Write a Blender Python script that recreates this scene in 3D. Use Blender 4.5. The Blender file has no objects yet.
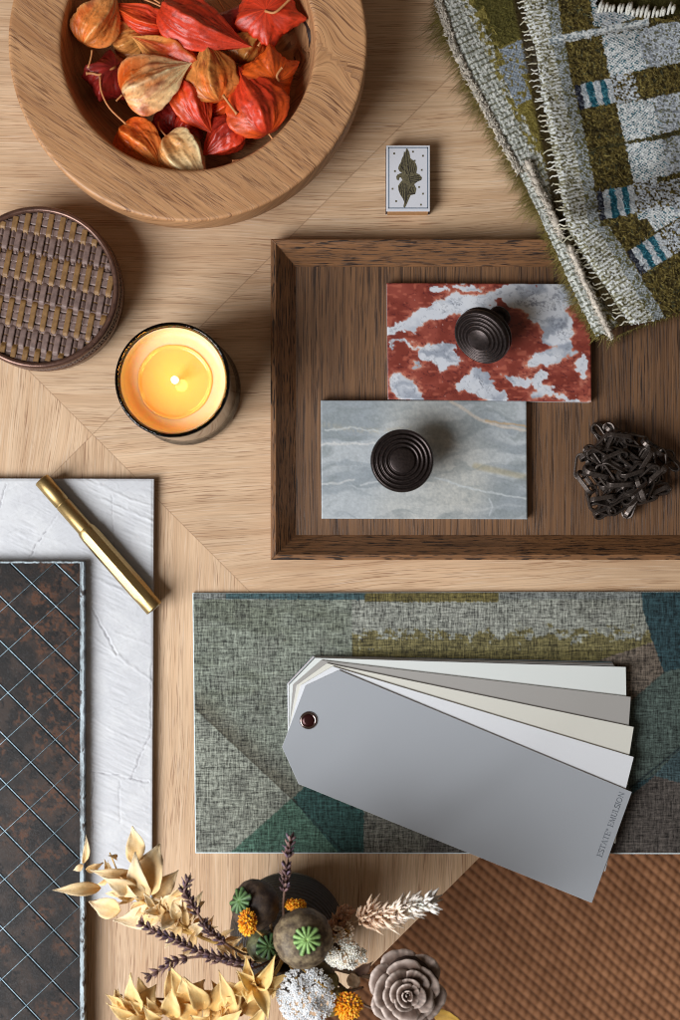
import bpy, math, random
import numpy as np
from mathutils import Vector, Matrix, Quaternion

# ---------------------------------------------------------------- frame of reference
S = 0.0008            # metres on the table top per picture unit
CX, CY = 340.0, 510.0
H = 1.10              # height of the camera above the table top
sc = bpy.context.scene
col = sc.collection

# ---------------------------------------------------------------- camera
cam = bpy.data.objects.new("camera", bpy.data.cameras.new("camera"))
col.objects.link(cam)
cam.location = (0, 0, H)
cam.rotation_euler = (0, 0, 0)
cam.data.sensor_width = 36.0
cam.data.lens = 36.0 * H / (1020 * S)
cam.data.clip_start = 0.05
cam.data.clip_end = 50
cam.data.dof.use_dof = True
cam.data.dof.focus_distance = H - 0.03
cam.data.dof.aperture_fstop = 7.1
sc.camera = cam

# ---------------------------------------------------------------- world and window light
w = bpy.data.worlds.new("World"); sc.world = w; w.use_nodes = True
nt = w.node_tree
bg = nt.nodes["Background"]
geo = nt.nodes.new("ShaderNodeTexCoord")
sep = nt.nodes.new("ShaderNodeSeparateXYZ")
rmp = nt.nodes.new("ShaderNodeValToRGB")
nt.links.new(geo.outputs["Generated"], sep.inputs[0])
nt.links.new(sep.outputs["Z"], rmp.inputs[0])
rmp.color_ramp.elements[0].position = 0.0; rmp.color_ramp.elements[0].color = (0.14, 0.09, 0.06, 1)
rmp.color_ramp.elements[1].position = 1.0; rmp.color_ramp.elements[1].color = (1.0, 0.80, 0.62, 1)
nt.links.new(rmp.outputs[0], bg.inputs[0])
bg.inputs[1].default_value = 0.15

def area(name, loc, target, sx, sy, power, color):
    l = bpy.data.lights.new(name, 'AREA'); l.shape = 'RECTANGLE'; l.size = sx; l.size_y = sy
    l.energy = power; l.color = color
    o = bpy.data.objects.new(name, l); col.objects.link(o); o.location = loc
    d = Vector(target) - Vector(loc)
    o.rotation_euler = d.to_track_quat('-Z', 'Y').to_euler()
    return o
area("window_light", (-1.12, -0.66, 1.18), (-0.05, 0.0, 0), 1.05, 1.05, 45, (0.95, 0.975, 1.0))
sc.view_settings.view_transform = 'Standard'
sc.view_settings.look = 'None'
sc.view_settings.exposure = 0.0
sc.view_settings.gamma = 1.0
sc.cycles.max_bounces = 10
sc.cycles.transparent_max_bounces = 12
sc.cycles.caustics_reflective = False
sc.cycles.sample_clamp_indirect = 3.0
sc.cycles.use_denoising = True
sc.cycles.filter_width = 1.05

# ---------------------------------------------------------------- helpers
def P(px, py, h=0.0):
    """Place seen at picture point (px, py) when it stands h above the table."""
    f = (H - h) / H
    return Vector(((px - CX) * S * f, (CY - py) * S * f, h))

def lin(c):
    c = np.asarray(c, dtype=float) / 255.0
    return np.where(c <= 0.04045, c / 12.92, ((c + 0.055) / 1.055) ** 2.4)

def L4(r, g, b):
    a = lin((r, g, b)); return (float(a[0]), float(a[1]), float(a[2]), 1.0)

def _h(ix, iy, seed):
    n = (ix.astype(np.int64) * 374761393 + iy.astype(np.int64) * 668265263 + seed * 1442695041) & 0xffffffff
    n = ((n ^ (n >> 13)) * 1274126177) & 0xffffffff
    n = n ^ (n >> 16)
    return (n & 0xffff) / 65535.0

def vn(x, y, seed=0):
    x = np.asarray(x, float); y = np.asarray(y, float)
    ix = np.floor(x); iy = np.floor(y); fx = x - ix; fy = y - iy
    fx = fx * fx * (3 - 2 * fx); fy = fy * fy * (3 - 2 * fy)
    a = _h(ix, iy, seed); b = _h(ix + 1, iy, seed); c = _h(ix, iy + 1, seed); d = _h(ix + 1, iy + 1, seed)
    return (a * (1 - fx) + b * fx) * (1 - fy) + (c * (1 - fx) + d * fx) * fy

def fbm(x, y, seed=0, o=4):
    s = 0; a = 0.5; t = 0
    x = np.asarray(x, float); y = np.asarray(y, float)
    for i in range(o):
        s = s + a * vn(x, y, seed + i * 17); t += a; a *= 0.5; x = x * 2.03 + 11.3; y = y * 2.03 + 5.7
    return s / t

def sstep(a, b, x):
    t = np.clip((x - a) / (b - a), 0, 1); return t * t * (3 - 2 * t)

def inpoly(px, py, poly):
    px = np.asarray(px); r = np.zeros(px.shape, bool); n = len(poly); j = n - 1
    for i in range(n):
        xi, yi = poly[i]; xj, yj = poly[j]
        c = ((yi > py) != (yj > py)) & (px < (xj - xi) * (py - yi) / ((yj - yi) or 1e-9) + xi)
        r ^= c; j = i
    return r

def segdist(px, py, a, b):
    ax, ay = a; bx, by = b; dx, dy = bx - ax, by - ay
    t = np.clip(((px - ax) * dx + (py - ay) * dy) / (dx * dx + dy * dy + 1e-9), 0, 1)
    return np.hypot(px - ax - t * dx, py - ay - t * dy)

def mixa(a, b, m):
    m = np.asarray(m)[..., None]; return a * (1 - m) + np.asarray(b, float) * m

def tag(o, label=None, cat=None, group=None, kind=None):
    if label: o["label"] = label
    if cat: o["category"] = cat
    if group: o["group"] = group
    if kind: o["kind"] = kind
    return o

def empty(name, loc, label, cat, group=None):
    o = bpy.data.objects.new(name, None); col.objects.link(o); o.location = loc; o.empty_display_size = 0.01
    return tag(o, label, cat, group)

def wloc(o):
    v = Vector((0, 0, 0))
    while o is not None:
        v += o.location; o = o.parent
    return v

class MB:
    """Collects verts and faces (world coordinates) of ONE mesh."""
    def __init__(s): s.v = []; s.f = []; s.c = []; s.m = []
    def add(s, verts, faces, color=None, mi=0):
        n = len(s.v)
        s.v.extend([tuple(p) for p in verts])
        s.f.extend([tuple(i + n for i in f) for f in faces])
        s.m.extend([mi] * len(faces))
        if color is not None:
            if len(np.shape(color)) == 1: s.c.extend([tuple(color)] * len(verts))
            else: s.c.extend([tuple(c) for c in color])
        return n
    def build(s, name, mat, parent=None, smooth=True, uvang=None, uvoff=(0, 0), uvfn=None, loc=None):
        me = bpy.data.meshes.new(name)
        off = wloc(parent) if parent else (Vector(loc) if loc is not None else Vector((0, 0, 0)))
        V = np.array(s.v, float) - np.array(off)
        me.from_pydata(V.tolist(), [], s.f)
        for m in (mat if isinstance(mat, (list, tuple)) else [mat]): me.materials.append(m)
        if isinstance(mat, (list, tuple)): me.polygons.foreach_set("material_index", s.m)
        me.polygons.foreach_set("use_smooth", [smooth] * len(me.polygons))
        if s.c:
            a = me.color_attributes.new("Col", 'FLOAT_COLOR', 'POINT')
            cc = np.ones((len(s.v), 4), np.float32); cc[:, :3] = np.array(s.c)[:, :3]
            a.data.foreach_set("color", cc.ravel())
        if uvang is not None or uvfn is not None:
            W = np.array(s.v, float)
            if uvfn: u, v = uvfn(W)
            else:
                a = math.radians(uvang); u = W[:, 0] * math.cos(a) + W[:, 1] * math.sin(a)
                v = -W[:, 0] * math.sin(a) + W[:, 1] * math.cos(a) + W[:, 2] * 0.7
            uv = me.uv_layers.new(name="UVMap")
            li = np.zeros(len(me.loops), np.int32); me.loops.foreach_get("vertex_index", li)
            uv.data.foreach_set("uv", np.stack([u[li] + uvoff[0], v[li] + uvoff[1]], 1).astype(np.float32).ravel())
        me.validate(); me.update()
        o = bpy.data.objects.new(name, me); col.objects.link(o)
        if parent: o.parent = parent
        elif loc is not None: o.location = loc
        return o
    def tube(s, pts, rad, n=6, cap=True, color=None, flat=1.0, mi=0):
        pts = [Vector(p) for p in pts]; k = len(pts)
        if not hasattr(rad, '__len__'): rad = [rad] * k
        vs = []; ref = None; cc = []
        for i, p in enumerate(pts):
            t = (pts[min(i + 1, k - 1)] - pts[max(i - 1, 0)])
            t = t.normalized() if t.length > 1e-12 else Vector((0, 0, 1))
            if ref is None: ref = Vector((0, 0, 1)) if abs(t.z) < 0.9 else Vector((1, 0, 0))
            a = t.cross(ref)
            if a.length < 1e-6: a = t.cross(Vector((0, 1, 0)))
            a.normalize(); b = a.cross(t).normalized(); ref = b
            for j in range(n):
                an = 2 * math.pi * j / n
                vs.append(p + (a * math.cos(an) + b * math.sin(an) * flat) * rad[i])
                if color is not None and len(np.shape(color)) == 2: cc.append(color[i])
        fs = [(i * n + j, i * n + (j + 1) % n, (i + 1) * n + (j + 1) % n, (i + 1) * n + j) for i in range(k - 1) for j in range(n)]
        if cap: fs += [tuple(range(n - 1, -1, -1)), tuple((k - 1) * n + j for j in range(n))]
        s.add(vs, fs, cc if cc else color, mi)
    def lathe(s, prof, n=48, M=None, color=None, mi=0, rfn=None, closed=False):
        """prof: list of (r, z); r = 0 closes into a pole."""
        vs = []; ring = []
        for (r, z) in prof:
            if r < 1e-7: ring.append([len(vs)]); vs.append(Vector((0, 0, z)))
            else:
                ring.append(list(range(len(vs), len(vs) + n)))
                for j in range(n):
                    a = 2 * math.pi * j / n; q = r * (rfn(a, z) if rfn else 1)
                    vs.append(Vector((q * math.cos(a), q * math.sin(a), z)))
        fs = []
        K = len(prof)
        for i in range(K if closed else K - 1):
            A, B = ring[i], ring[(i + 1) % K]
            for j in range(n):
                j2 = (j + 1) % n
                if len(A) == 1 and len(B) == 1: continue
                if len(A) == 1: fs.append((A[0], B[j2], B[j]))
                elif len(B) == 1: fs.append((A[j], A[j2], B[0]))
                else: fs.append((A[j], A[j2], B[j2], B[j]))
        if M is not None: vs = [M @ v for v in vs]
        s.add(vs, fs, color, mi)
    def grid(s, A, color=None, mi=0, mask=None):
        """A: (ny, nx, 3) array."""
        ny, nx = A.shape[:2]
        ii = np.arange(ny * nx).reshape(ny, nx)
        q = np.stack([ii[:-1, :-1], ii[1:, :-1], ii[1:, 1:], ii[:-1, 1:]], -1).reshape(-1, 4)
        if mask is not None:
            mk = (mask[:-1, :-1] & mask[1:, :-1] & mask[1:, 1:] & mask[:-1, 1:]).reshape(-1)
            q = q[mk]
            used = np.unique(q); remap = -np.ones(ny * nx, int); remap[used] = np.arange(len(used)); q = remap[q]
            V = A.reshape(-1, 3)[used]; C = None if color is None else color.reshape(-1, 3)[used]
        else:
            V = A.reshape(-1, 3); C = None if color is None else (color.reshape(-1, 3) if np.ndim(color) > 1 else color)
        n = s.add(V.tolist(), q.tolist(), C, mi)
        return n
    def box(s, x0, x1, y0, y1, z0, z1, color=None, mi=0, M=None):
        v = [Vector((x, y, z)) for z in (z0, z1) for y in (y0, y1) for x in (x0, x1)]
        if M is not None: v = [M @ p for p in v]
        s.add(v, [(0, 2, 3, 1), (4, 5, 7, 6), (0, 1, 5, 4), (2, 6, 7, 3), (0, 4, 6, 2), (1, 3, 7, 5)], color, mi)
    def prism(s, pts, z0, z1, color=None, mi=0):
        n = len(pts)
        v = [Vector((p[0], p[1], z0)) for p in pts] + [Vector((p[0], p[1], z1)) for p in pts]
        a = sum(pts[i][0] * pts[(i + 1) % n][1] - pts[(i + 1) % n][0] * pts[i][1] for i in range(n))
        f = [tuple(range(n - 1, -1, -1)), tuple(range(n, 2 * n))] + [(i, (i + 1) % n, n + (i + 1) % n, n + i) for i in range(n)]
        if a < 0: f = [tuple(reversed(x)) for x in f]
        s.add(v, f, color, mi)

def bevel(o, w, seg=2):
    m = o.modifiers.new("bevel", 'BEVEL'); m.width = w; m.segments = seg; m.limit_method = 'ANGLE'; m.angle_limit = math.radians(40)
    return o

def slab(name, quad, top, thick, nx, ny, mat, parent=None, colf=None, hf=None, edgecol=None, round_=0.0, jag=0.0, loc=None):
    """Panel seen with its four top corners at picture points quad (TL, TR, BR, BL); colours and relief over its top."""
    q = np.array(quad, float)
    u = np.linspace(0, 1, nx)[None, :, None]; v = np.linspace(0, 1, ny)[:, None, None]
    p = (q[0] * (1 - u) + q[1] * u) * (1 - v) + (q[3] * (1 - u) + q[2] * u) * v
    px, py = p[..., 0], p[..., 1]
    hh = np.zeros(px.shape) if hf is None else hf(px, py)
    f = (H - top) / H
    X = (px - CX) * S * f; Y = (CY - py) * S * f
    if jag:
        jx = (vn(py * 0.35, py * 0 + 3, 5) - .5) * jag * S; jy = (vn(px * 0.35, px * 0 + 9, 6) - .5) * jag * S
        e = np.zeros(px.shape); e[:, 0] = 1; e[:, -1] = 1; X = X + e * jx
        e = np.zeros(px.shape); e[0, :] = 1; e[-1, :] = 1; Y = Y + e * jy
    Z = top + hh
    if round_:
        b = np.ones(px.shape, bool); b[1:-1, 1:-1] = False; Z = np.where(b, Z - round_, Z)
    A = np.stack([X, Y, Z], -1)
    mb = MB(); C = None if colf is None else lin(colf(px, py))
    mb.grid(A, C)
    idx = np.arange(nx * ny).reshape(ny, nx)
    loop = list(idx[0, :]) + list(idx[1:, -1]) + list(idx[-1, -2::-1]) + list(idx[-2:0:-1, 0])
    F = A.reshape(-1, 3)[loop].copy(); T = F.copy(); F[:, 2] = top - thick
    Cs = None if C is None else (C.reshape(-1, 3)[loop] if edgecol is None else np.tile(lin(edgecol), (len(loop), 1)))
    n = len(loop)
    base = mb.add(T.tolist() + F.tolist(), [(i, (i + 1) % n, n + (i + 1) % n, n + i) for i in range(n)] , None if Cs is None else np.concatenate([Cs, Cs]))
    mb.add(F.tolist(), [tuple(range(n))], Cs)
    return mb.build(name, mat, parent, smooth=True, loc=loc)

def root_at(q):
    a = np.mean(np.array(q, float), 0); return a

# ---------------------------------------------------------------- materials
class Mat:
    def __init__(s, name):
        s.m = bpy.data.materials.new(name); s.m.use_nodes = True; s.t = s.m.node_tree
        s.b = s.t.nodes["Principled BSDF"]; s._tc = None
    def n(s, kind, **kw):
        o = s.t.nodes.new(kind)
        for k, v in kw.items(): setattr(o, k, v)
        return o
    def link(s, a, b): s.t.links.new(a, b)
    def setin(s, node, i, v):
        if hasattr(v, 'is_linked') or isinstance(v, bpy.types.NodeSocket): s.link(v, node.inputs[i])
        elif v is not None: node.inputs[i].default_value = v
    def tc(s, which="UV"):
        if s._tc is None: s._tc = s.n("ShaderNodeTexCoord")
        return s._tc.outputs[which]
    def vmul(s, v, k, add=None):
        o = s.n("ShaderNodeVectorMath", operation='MULTIPLY'); s.setin(o, 0, v); s.setin(o, 1, k)
        if add is not None:
            q = s.n("ShaderNodeVectorMath", operation='ADD'); s.link(o.outputs[0], q.inputs[0]); s.setin(q, 1, add); return q.outputs[0]
        return o.outputs[0]
    def noise(s, vec, k, detail=2, rough=0.5, dist=0.0, add=None):
        o = s.n("ShaderNodeTexNoise"); s.link(s.vmul(vec, k, add), o.inputs["Vector"])
        o.inputs["Scale"].default_value = 1; o.inputs["Detail"].default_value = detail
        o.inputs["Roughness"].default_value = rough; o.inputs["Distortion"].default_value = dist
        return o.outputs["Fac"]
    def ramp(s, fac, stops, interp='LINEAR'):
        o = s.n("ShaderNodeValToRGB"); s.link(fac, o.inputs[0]); e = o.color_ramp.elements; o.color_ramp.interpolation = interp
        while len(e) > 1: e.remove(e[-1])
        for i, (p, c) in enumerate(stops):
            x = e[0] if i == 0 else e.new(p); x.position = p
            x.color = c if hasattr(c, '__len__') else (c, c, c, 1)
        return o.outputs[0]
    def math(s, op, a, b=None, clamp=False):
        o = s.n("ShaderNodeMath", operation=op); o.use_clamp = clamp; s.setin(o, 0, a)
        if b is not None: s.setin(o, 1, b)
        return o.outputs[0]
    def mix(s, fac, a, b, mode='MIX'):
        o = s.n("ShaderNodeMix", data_type='RGBA', blend_type=mode); s.setin(o, 0, fac); s.setin(o, 6, a); s.setin(o, 7, b)
        return o.outputs[2]
    def bump(s, h, strength=0.3, dist=0.0005, normal=None):
        o = s.n("ShaderNodeBump"); o.inputs["Strength"].default_value = strength; o.inputs["Distance"].default_value = dist
        s.link(h, o.inputs["Height"])
        if normal is not None: s.link(normal, o.inputs["Normal"])
        return o.outputs[0]
    def attr(s):
        o = s.n("ShaderNodeAttribute"); o.attribute_name = "Col"; return o.outputs["Color"]
    def out(s, color=None, rough=None, normal=None, **kw):
        if color is not None: s.setin(s.b, "Base Color", color)
        if rough is not None: s.setin(s.b, "Roughness", rough)
        if normal is not None: s.link(normal, s.b.inputs["Normal"])
        for k, v in kw.items(): s.setin(s.b, k.replace("_", " "), v)
        return s.m

def simple(name, rgb, rough=0.5, var=0.0, scale=300, bump=0.0, **kw):
    m = Mat(name); c = L4(*rgb); v = m.tc("Object")
    if var or bump:
        n = m.noise(v, (scale,) * 3, 3, 0.6)
        if var: c = m.mix(n, L4(*[x * (1 - var) for x in rgb]), L4(*[min(255, x * (1 + var)) for x in rgb]))
        m.out(c, rough, m.bump(n, bump, 0.0004) if bump else None, **kw)
    else: m.out(c, rough, None, **kw)
    return m.m

def wood(name, light, mid, dark, pore, k=1.0, rough=0.5, fleck=None, porestr=0.8, bumpk=0.25, across=1.0, contrast=1.0, ringscale=1.0, cracks=0.0, warpk=0.03, lk=1.0):
    m = Mat(name); uv = m.tc("UV")
    big = m.noise(uv, (4 * k, 12 * k, 1), 2, 0.5)
    warp = m.n("ShaderNodeCombineXYZ"); m.link(m.math('MULTIPLY', m.math('SUBTRACT', big, 0.5), warpk / k), warp.inputs[1])
    wv = m.n("ShaderNodeVectorMath", operation='ADD'); m.link(uv, wv.inputs[0]); m.link(warp.outputs[0], wv.inputs[1]); wv = wv.outputs[0]
    rings = m.noise(wv, (2.5 * k, 90 * ringscale * k, 1), 4, 0.62)
    c = m.ramp(rings, [(0.30, L4(*dark)), (0.46, L4(*mid)), (0.62, L4(*light)), (0.8, L4(*mid))])
    gl = m.noise(wv, (3.0 * k, 260 * ringscale * k, 1), 3, 0.7, add=(6, 1, 0))
    c = m.mix(m.ramp(gl, [(0.36, 0.55), (0.46, 0.0)]), c, L4(*[x * .9 for x in dark]))
    tone = m.noise(uv, (7 * k, 14 * k, 1), 2, 0.5, add=(3, 7, 0))
    c = m.mix(0.35, c, m.ramp(tone, [(0.3, L4(*[x * .86 for x in mid])), (0.7, L4(*[min(255, x * 1.08) for x in light]))]))
    fib = m.noise(wv, (22 * k * lk, 1000 * across, 1), 3, 0.7)
    f2 = m.ramp(fib, [(0.3, 0.72 + 0.1 * (1 - contrast)), (0.7, 1.12)])
    c = m.mix(0.9 * contrast, c, f2, 'MULTIPLY')
    if fleck:
        fl = m.noise(wv, (28 * k * lk, 600 * across, 1), 2, 0.6, add=(1.7, 4.2, 0))
        c = m.mix(m.ramp(fl, [(0.58, 0.0), (0.74, 0.6)]), c, L4(*fleck))
    po = m.noise(wv, (42 * k * lk, 850 * across, 1), 2, 0.55, add=(9.1, 2.2, 0))
    pw = m.noise(wv, (6 * k, 90 * k, 1), 3, 0.6, add=(2.0, 5.0, 0))
    pm = m.math('MULTIPLY', m.ramp(po, [(0.54, 0.0), (0.63, 1.0)]), m.ramp(pw, [(0.40, 0.15), (0.60, 1.0)]))
    c = m.mix(m.math('MULTIPLY', pm, porestr), c, L4(*pore))
    if cracks:
        cr = m.noise(wv, (30 * k * lk, 620, 1), 2, 0.6, add=(4.0, 3.0, 0))
        cm = m.ramp(cr, [(0.56, 0.0), (0.62, 1.0)])
        c = m.mix(m.math('MULTIPLY', cm, cracks), c, L4(*pore)); pm = m.math('MAXIMUM', pm, cm)
    hgt = m.math('SUBTRACT', m.math('MULTIPLY', fib, 0.4), pm)
    return m.out(c, m.math('ADD', rough, m.math('MULTIPLY', fib, 0.12)), m.bump(hgt, bumpk, 0.0006))

M_oak = wood("pale_oak", (225, 192, 157), (211, 174, 137), (189, 148, 110), (140, 97, 66), fleck=(234, 213, 190), porestr=0.8, contrast=0.85, warpk=0.020, across=1.4, lk=0.75, bumpk=0.15)
M_bowl = wood("bowl_oak", (208, 158, 112), (194, 142, 97), (168, 116, 76), (98, 58, 34), k=1.2, across=0.95, porestr=0.85, bumpk=0.3, rough=0.42, cracks=0.35, warpk=0.010)
M_tray = wood("smoked_oak", (136, 98, 66), (112, 79, 53), (82, 56, 38), (34, 23, 20), k=0.6, across=0.95, porestr=0.9, bumpk=0.4, contrast=1.0, rough=0.5, ringscale=4.5, cracks=0.65, warpk=0.008)
M_trayrim = wood("smoked_oak_edge", (156, 110, 72), (132, 92, 60), (98, 67, 44), (36, 24, 20), k=1.6, across=0.75, porestr=1.0, bumpk=0.5, rough=0.45, cracks=0.95, warpk=0.008)
# ================================================================ floor, rug, table
FZ = -0.42
mb = MB(); mb.box(-2.2, 2.2, -2.2, 2.2, FZ - 0.03, FZ - 0.012)
o = mb.build("floor", simple("floor_boards", (120, 88, 62), 0.6, 0.2, 8), smooth=False); tag(o, kind="structure")

def rug():
    x = np.arange(-0.10, 0.72, 0.0016); y = np.arange(-0.92, -0.02, 0.0016)
    X, Y = np.meshgrid(x, y)
    a = math.radians(-42)
    U = X * math.cos(a) + Y * math.sin(a); V = -X * math.sin(a) + Y * math.cos(a)
    V2 = V + 0.003 * (fbm(U * 12, V * 12, 3) - .5)
    rib = np.abs(np.sin(math.pi * V2 / 0.0094))
    cross = np.sin(2 * math.pi * U / 0.0098 + math.pi * np.floor(V2 / 0.0094))
    Z = FZ + 0.004 + 0.0024 * rib ** 0.7 + 0.0012 * cross * rib
    tone = fbm(U * 6, V * 30, 9) * 0.55 + vn(U / 0.0098 * 1.0, np.floor(V2 / 0.0094), 12) * 0.45
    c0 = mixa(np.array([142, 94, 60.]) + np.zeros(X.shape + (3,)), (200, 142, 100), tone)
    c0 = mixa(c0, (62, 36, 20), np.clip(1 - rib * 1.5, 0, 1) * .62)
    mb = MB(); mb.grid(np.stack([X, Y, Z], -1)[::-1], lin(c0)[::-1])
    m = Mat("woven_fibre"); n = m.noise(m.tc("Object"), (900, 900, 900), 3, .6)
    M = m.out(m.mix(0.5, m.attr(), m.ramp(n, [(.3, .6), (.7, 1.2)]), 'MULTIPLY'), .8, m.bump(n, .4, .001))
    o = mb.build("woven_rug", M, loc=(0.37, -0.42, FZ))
    # the mesh was given in world coordinates; keep them
    tag(o, "tan brown ribbed woven rug on the floor below the table edge", "rug")
rug()

def table():
    # four fields of veneer meeting on the diagonals; the far corner is cut off by the table's straight edge
    T = 0.028
    def W(x, y): p = P(x, y); return (p.x, p.y)
    A = (92.5, 434.5)                                # where the mitres meet
    def clip(poly):                                  # keep x + 1.0*y <= 1337
        out = []; n = len(poly); f = lambda q: 1337 - q[0] - q[1]
        for i in range(n):
            p, q = poly[i], poly[(i + 1) % n]; a, b = f(p), f(q)
            if a >= 0: out.append(p)
            if a * b < 0: t = a / (a - b); out.append((p[0] + (q[0] - p[0]) * t, p[1] + (q[1] - p[1]) * t))
        return out
    R = 900
    quads = [([A, (A[0] - R, A[1] - R), (A[0] + R, A[1] - R)], -1.5, (0.3, 0.1)),            # top
             ([A, (A[0] + R, A[1] - R), (A[0] + R, A[1] + R)], 3.5, (1.7, 0.33)),      # right
             ([A, (A[0] + R, A[1] + R), (A[0] - R, A[1] + R)], 88, (2.1, 0.9)),     # bottom
             ([A, (A[0] - R, A[1] + R), (A[0] - R, A[1] - R)], 83, (3.3, 1.5))]     # left
    me = bpy.data.meshes.new("oak_table"); V = []; F = []; UV = []
    for poly, ang, off in quads:
        pl = clip(poly); b = len(V); n = len(pl)
        V += [(*W(*p), 0.0) for p in pl]; F.append(tuple(range(b + n - 1, b - 1, -1)))
        a = math.radians(ang); cs = [(x * math.cos(a) + y * math.sin(a) + off[0], -x * math.sin(a) + y * math.cos(a) + off[1]) for x, y in [W(*p) for p in pl]]
        UV += [cs[i] for i in range(n - 1, -1, -1)]
    # sides and underside
    out = clip([(A[0] - R, A[1] - R), (A[0] + R, A[1] - R), (A[0] + R, A[1] + R), (A[0] - R, A[1] + R)])
    n = len(out); b = len(V)
    V += [(*W(*p), 0.0) for p in out] + [(*W(*p), -T) for p in out]
    for i in range(n):
        F.append((b + i, b + (i + 1) % n, b + n + (i + 1) % n, b + n + i)); UV += [(i * .3, 0), (i * .3 + .5, 0), (i * .3 + .5, T), (i * .3, T)]
    F.append(tuple(b + n + i for i in range(n))); UV += [(0, 0)] * n
    me.from_pydata(V, [], F)
    uv = me.uv_layers.new(name="UVMap")
    for i, c in enumerate(UV): uv.data[i].uv = c
    # joint lines between the veneers
    m = M_oak; t = m.node_tree; bs = t.nodes["Principled BSDF"]; src = bs.inputs["Base Color"].links[0].from_socket
    tc = t.nodes.new("ShaderNodeTexCoord"); sx = t.nodes.new("ShaderNodeSeparateXYZ"); t.links.new(tc.outputs["Object"], sx.inputs[0])
    def mth(op, a, b=None):
        q = t.nodes.new("ShaderNodeMath"); q.operation = op
        for i, v in ((0, a), (1, b)):
            if v is None: continue
            if isinstance(v, float): q.inputs[i].default_value = v
            else: t.links.new(v, q.inputs[i])
        return q.outputs[0]
    ax, ay = W(*A)
    xx = mth('SUBTRACT', sx.outputs[0], ax); yy = mth('SUBTRACT', sx.outputs[1], ay)
    d1 = mth('ABSOLUTE', mth('SUBTRACT', xx, yy)); d2 = mth('ABSOLUTE', mth('ADD', xx, yy))
    d = mth('MINIMUM', d1, d2); g = mth('LESS_THAN', d, 0.0006)
    mx = t.nodes.new("ShaderNodeMix"); mx.data_type = 'RGBA'; mx.blend_type = 'MULTIPLY'
    t.links.new(mth('MULTIPLY', g, 0.34), mx.inputs[0]); t.links.new(src, mx.inputs[6]); mx.inputs[7].default_value = L4(150, 120, 95)
    t.links.new(mx.outputs[2], bs.inputs["Base Color"])
    me.materials.append(m); me.update()
    o = bpy.data.objects.new("oak_table", me); col.objects.link(o)
    tag(o, "pale oak table top with mitred veneer under all the samples", "table")
table()

# ================================================================ tray
TR0, TRW = 0.004, 0.020           # floor of the tray and height of its rim
def tray():
    L, T, R, B = 270.5, 238.5, 792, 560
    root = empty("serving_tray", P((L + R) / 2, (T + B) / 2), "dark smoked oak tray with sloping rim holding marble tiles and chain", "tray")
    f = (H - TRW) / H
    tl, tr, br, bl = P(L, T, TRW), P(R, T, TRW), P(R, B, TRW), P(L, B, TRW)
    # sections, outside to inside: foot, top lip, slope down to floor
    i0, i1, i2 = 0.0, 0.0042, 0.0195     # insets
    def ring(ins, z): return [Vector((tl.x + ins, tl.y - ins, z)), Vector((tr.x - ins, tr.y - ins, z)), Vector((br.x - ins, br.y + ins, z)), Vector((bl.x + ins, bl.y + ins, z))]
    R_ = [ring(0.0016, 0.0004), ring(0.0, 0.004), ring(i0, TRW - 0.001), ring(i0 + 0.001, TRW), ring(i1, TRW - 0.0002), ring(i2, TR0 - 0.0006), ring(i2, 0.0004)]
    for k, ang in ((0, 0), (1, 90), (2, 0), (3, 90)):
        mb = MB(); a, b = k, (k + 1) % 4
        v = []
        for r in R_: v += [r[a], r[b]]
        n = len(R_); fs = [(2 * i, 2 * i + 1, 2 * ((i + 1) % n) + 1, 2 * ((i + 1) % n)) for i in range(n)]
        fs += [tuple(2 * i for i in range(n))[::-1], tuple(2 * i + 1 for i in range(n))]
        mb.add(v, fs)
        sg = (1, 1, -1, -1)[k]
        o = mb.build("rim", M_trayrim, root, smooth=False, uvfn=(lambda W, ang=ang, sg=sg, k=k: ((W[:, 0] if ang == 0 else W[:, 1]) + .37 * k, (W[:, 1] if ang == 0 else W[:, 0]) + W[:, 2] * .7 * sg + .21 * k)))
        # a hairline of gap at every mitre
        bevel(o, 0.0003, 2)
    mb = MB(); mb.box(tl.x + i2 - .0002, tr.x - i2 + .0002, bl.y + i2 - .0002, tl.y - i2 + .0002, 0.001, TR0)
    mb.build("base_panel", M_tray, root, smooth=False, uvang=90, uvoff=(0.9, .4))
tray()

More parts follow.
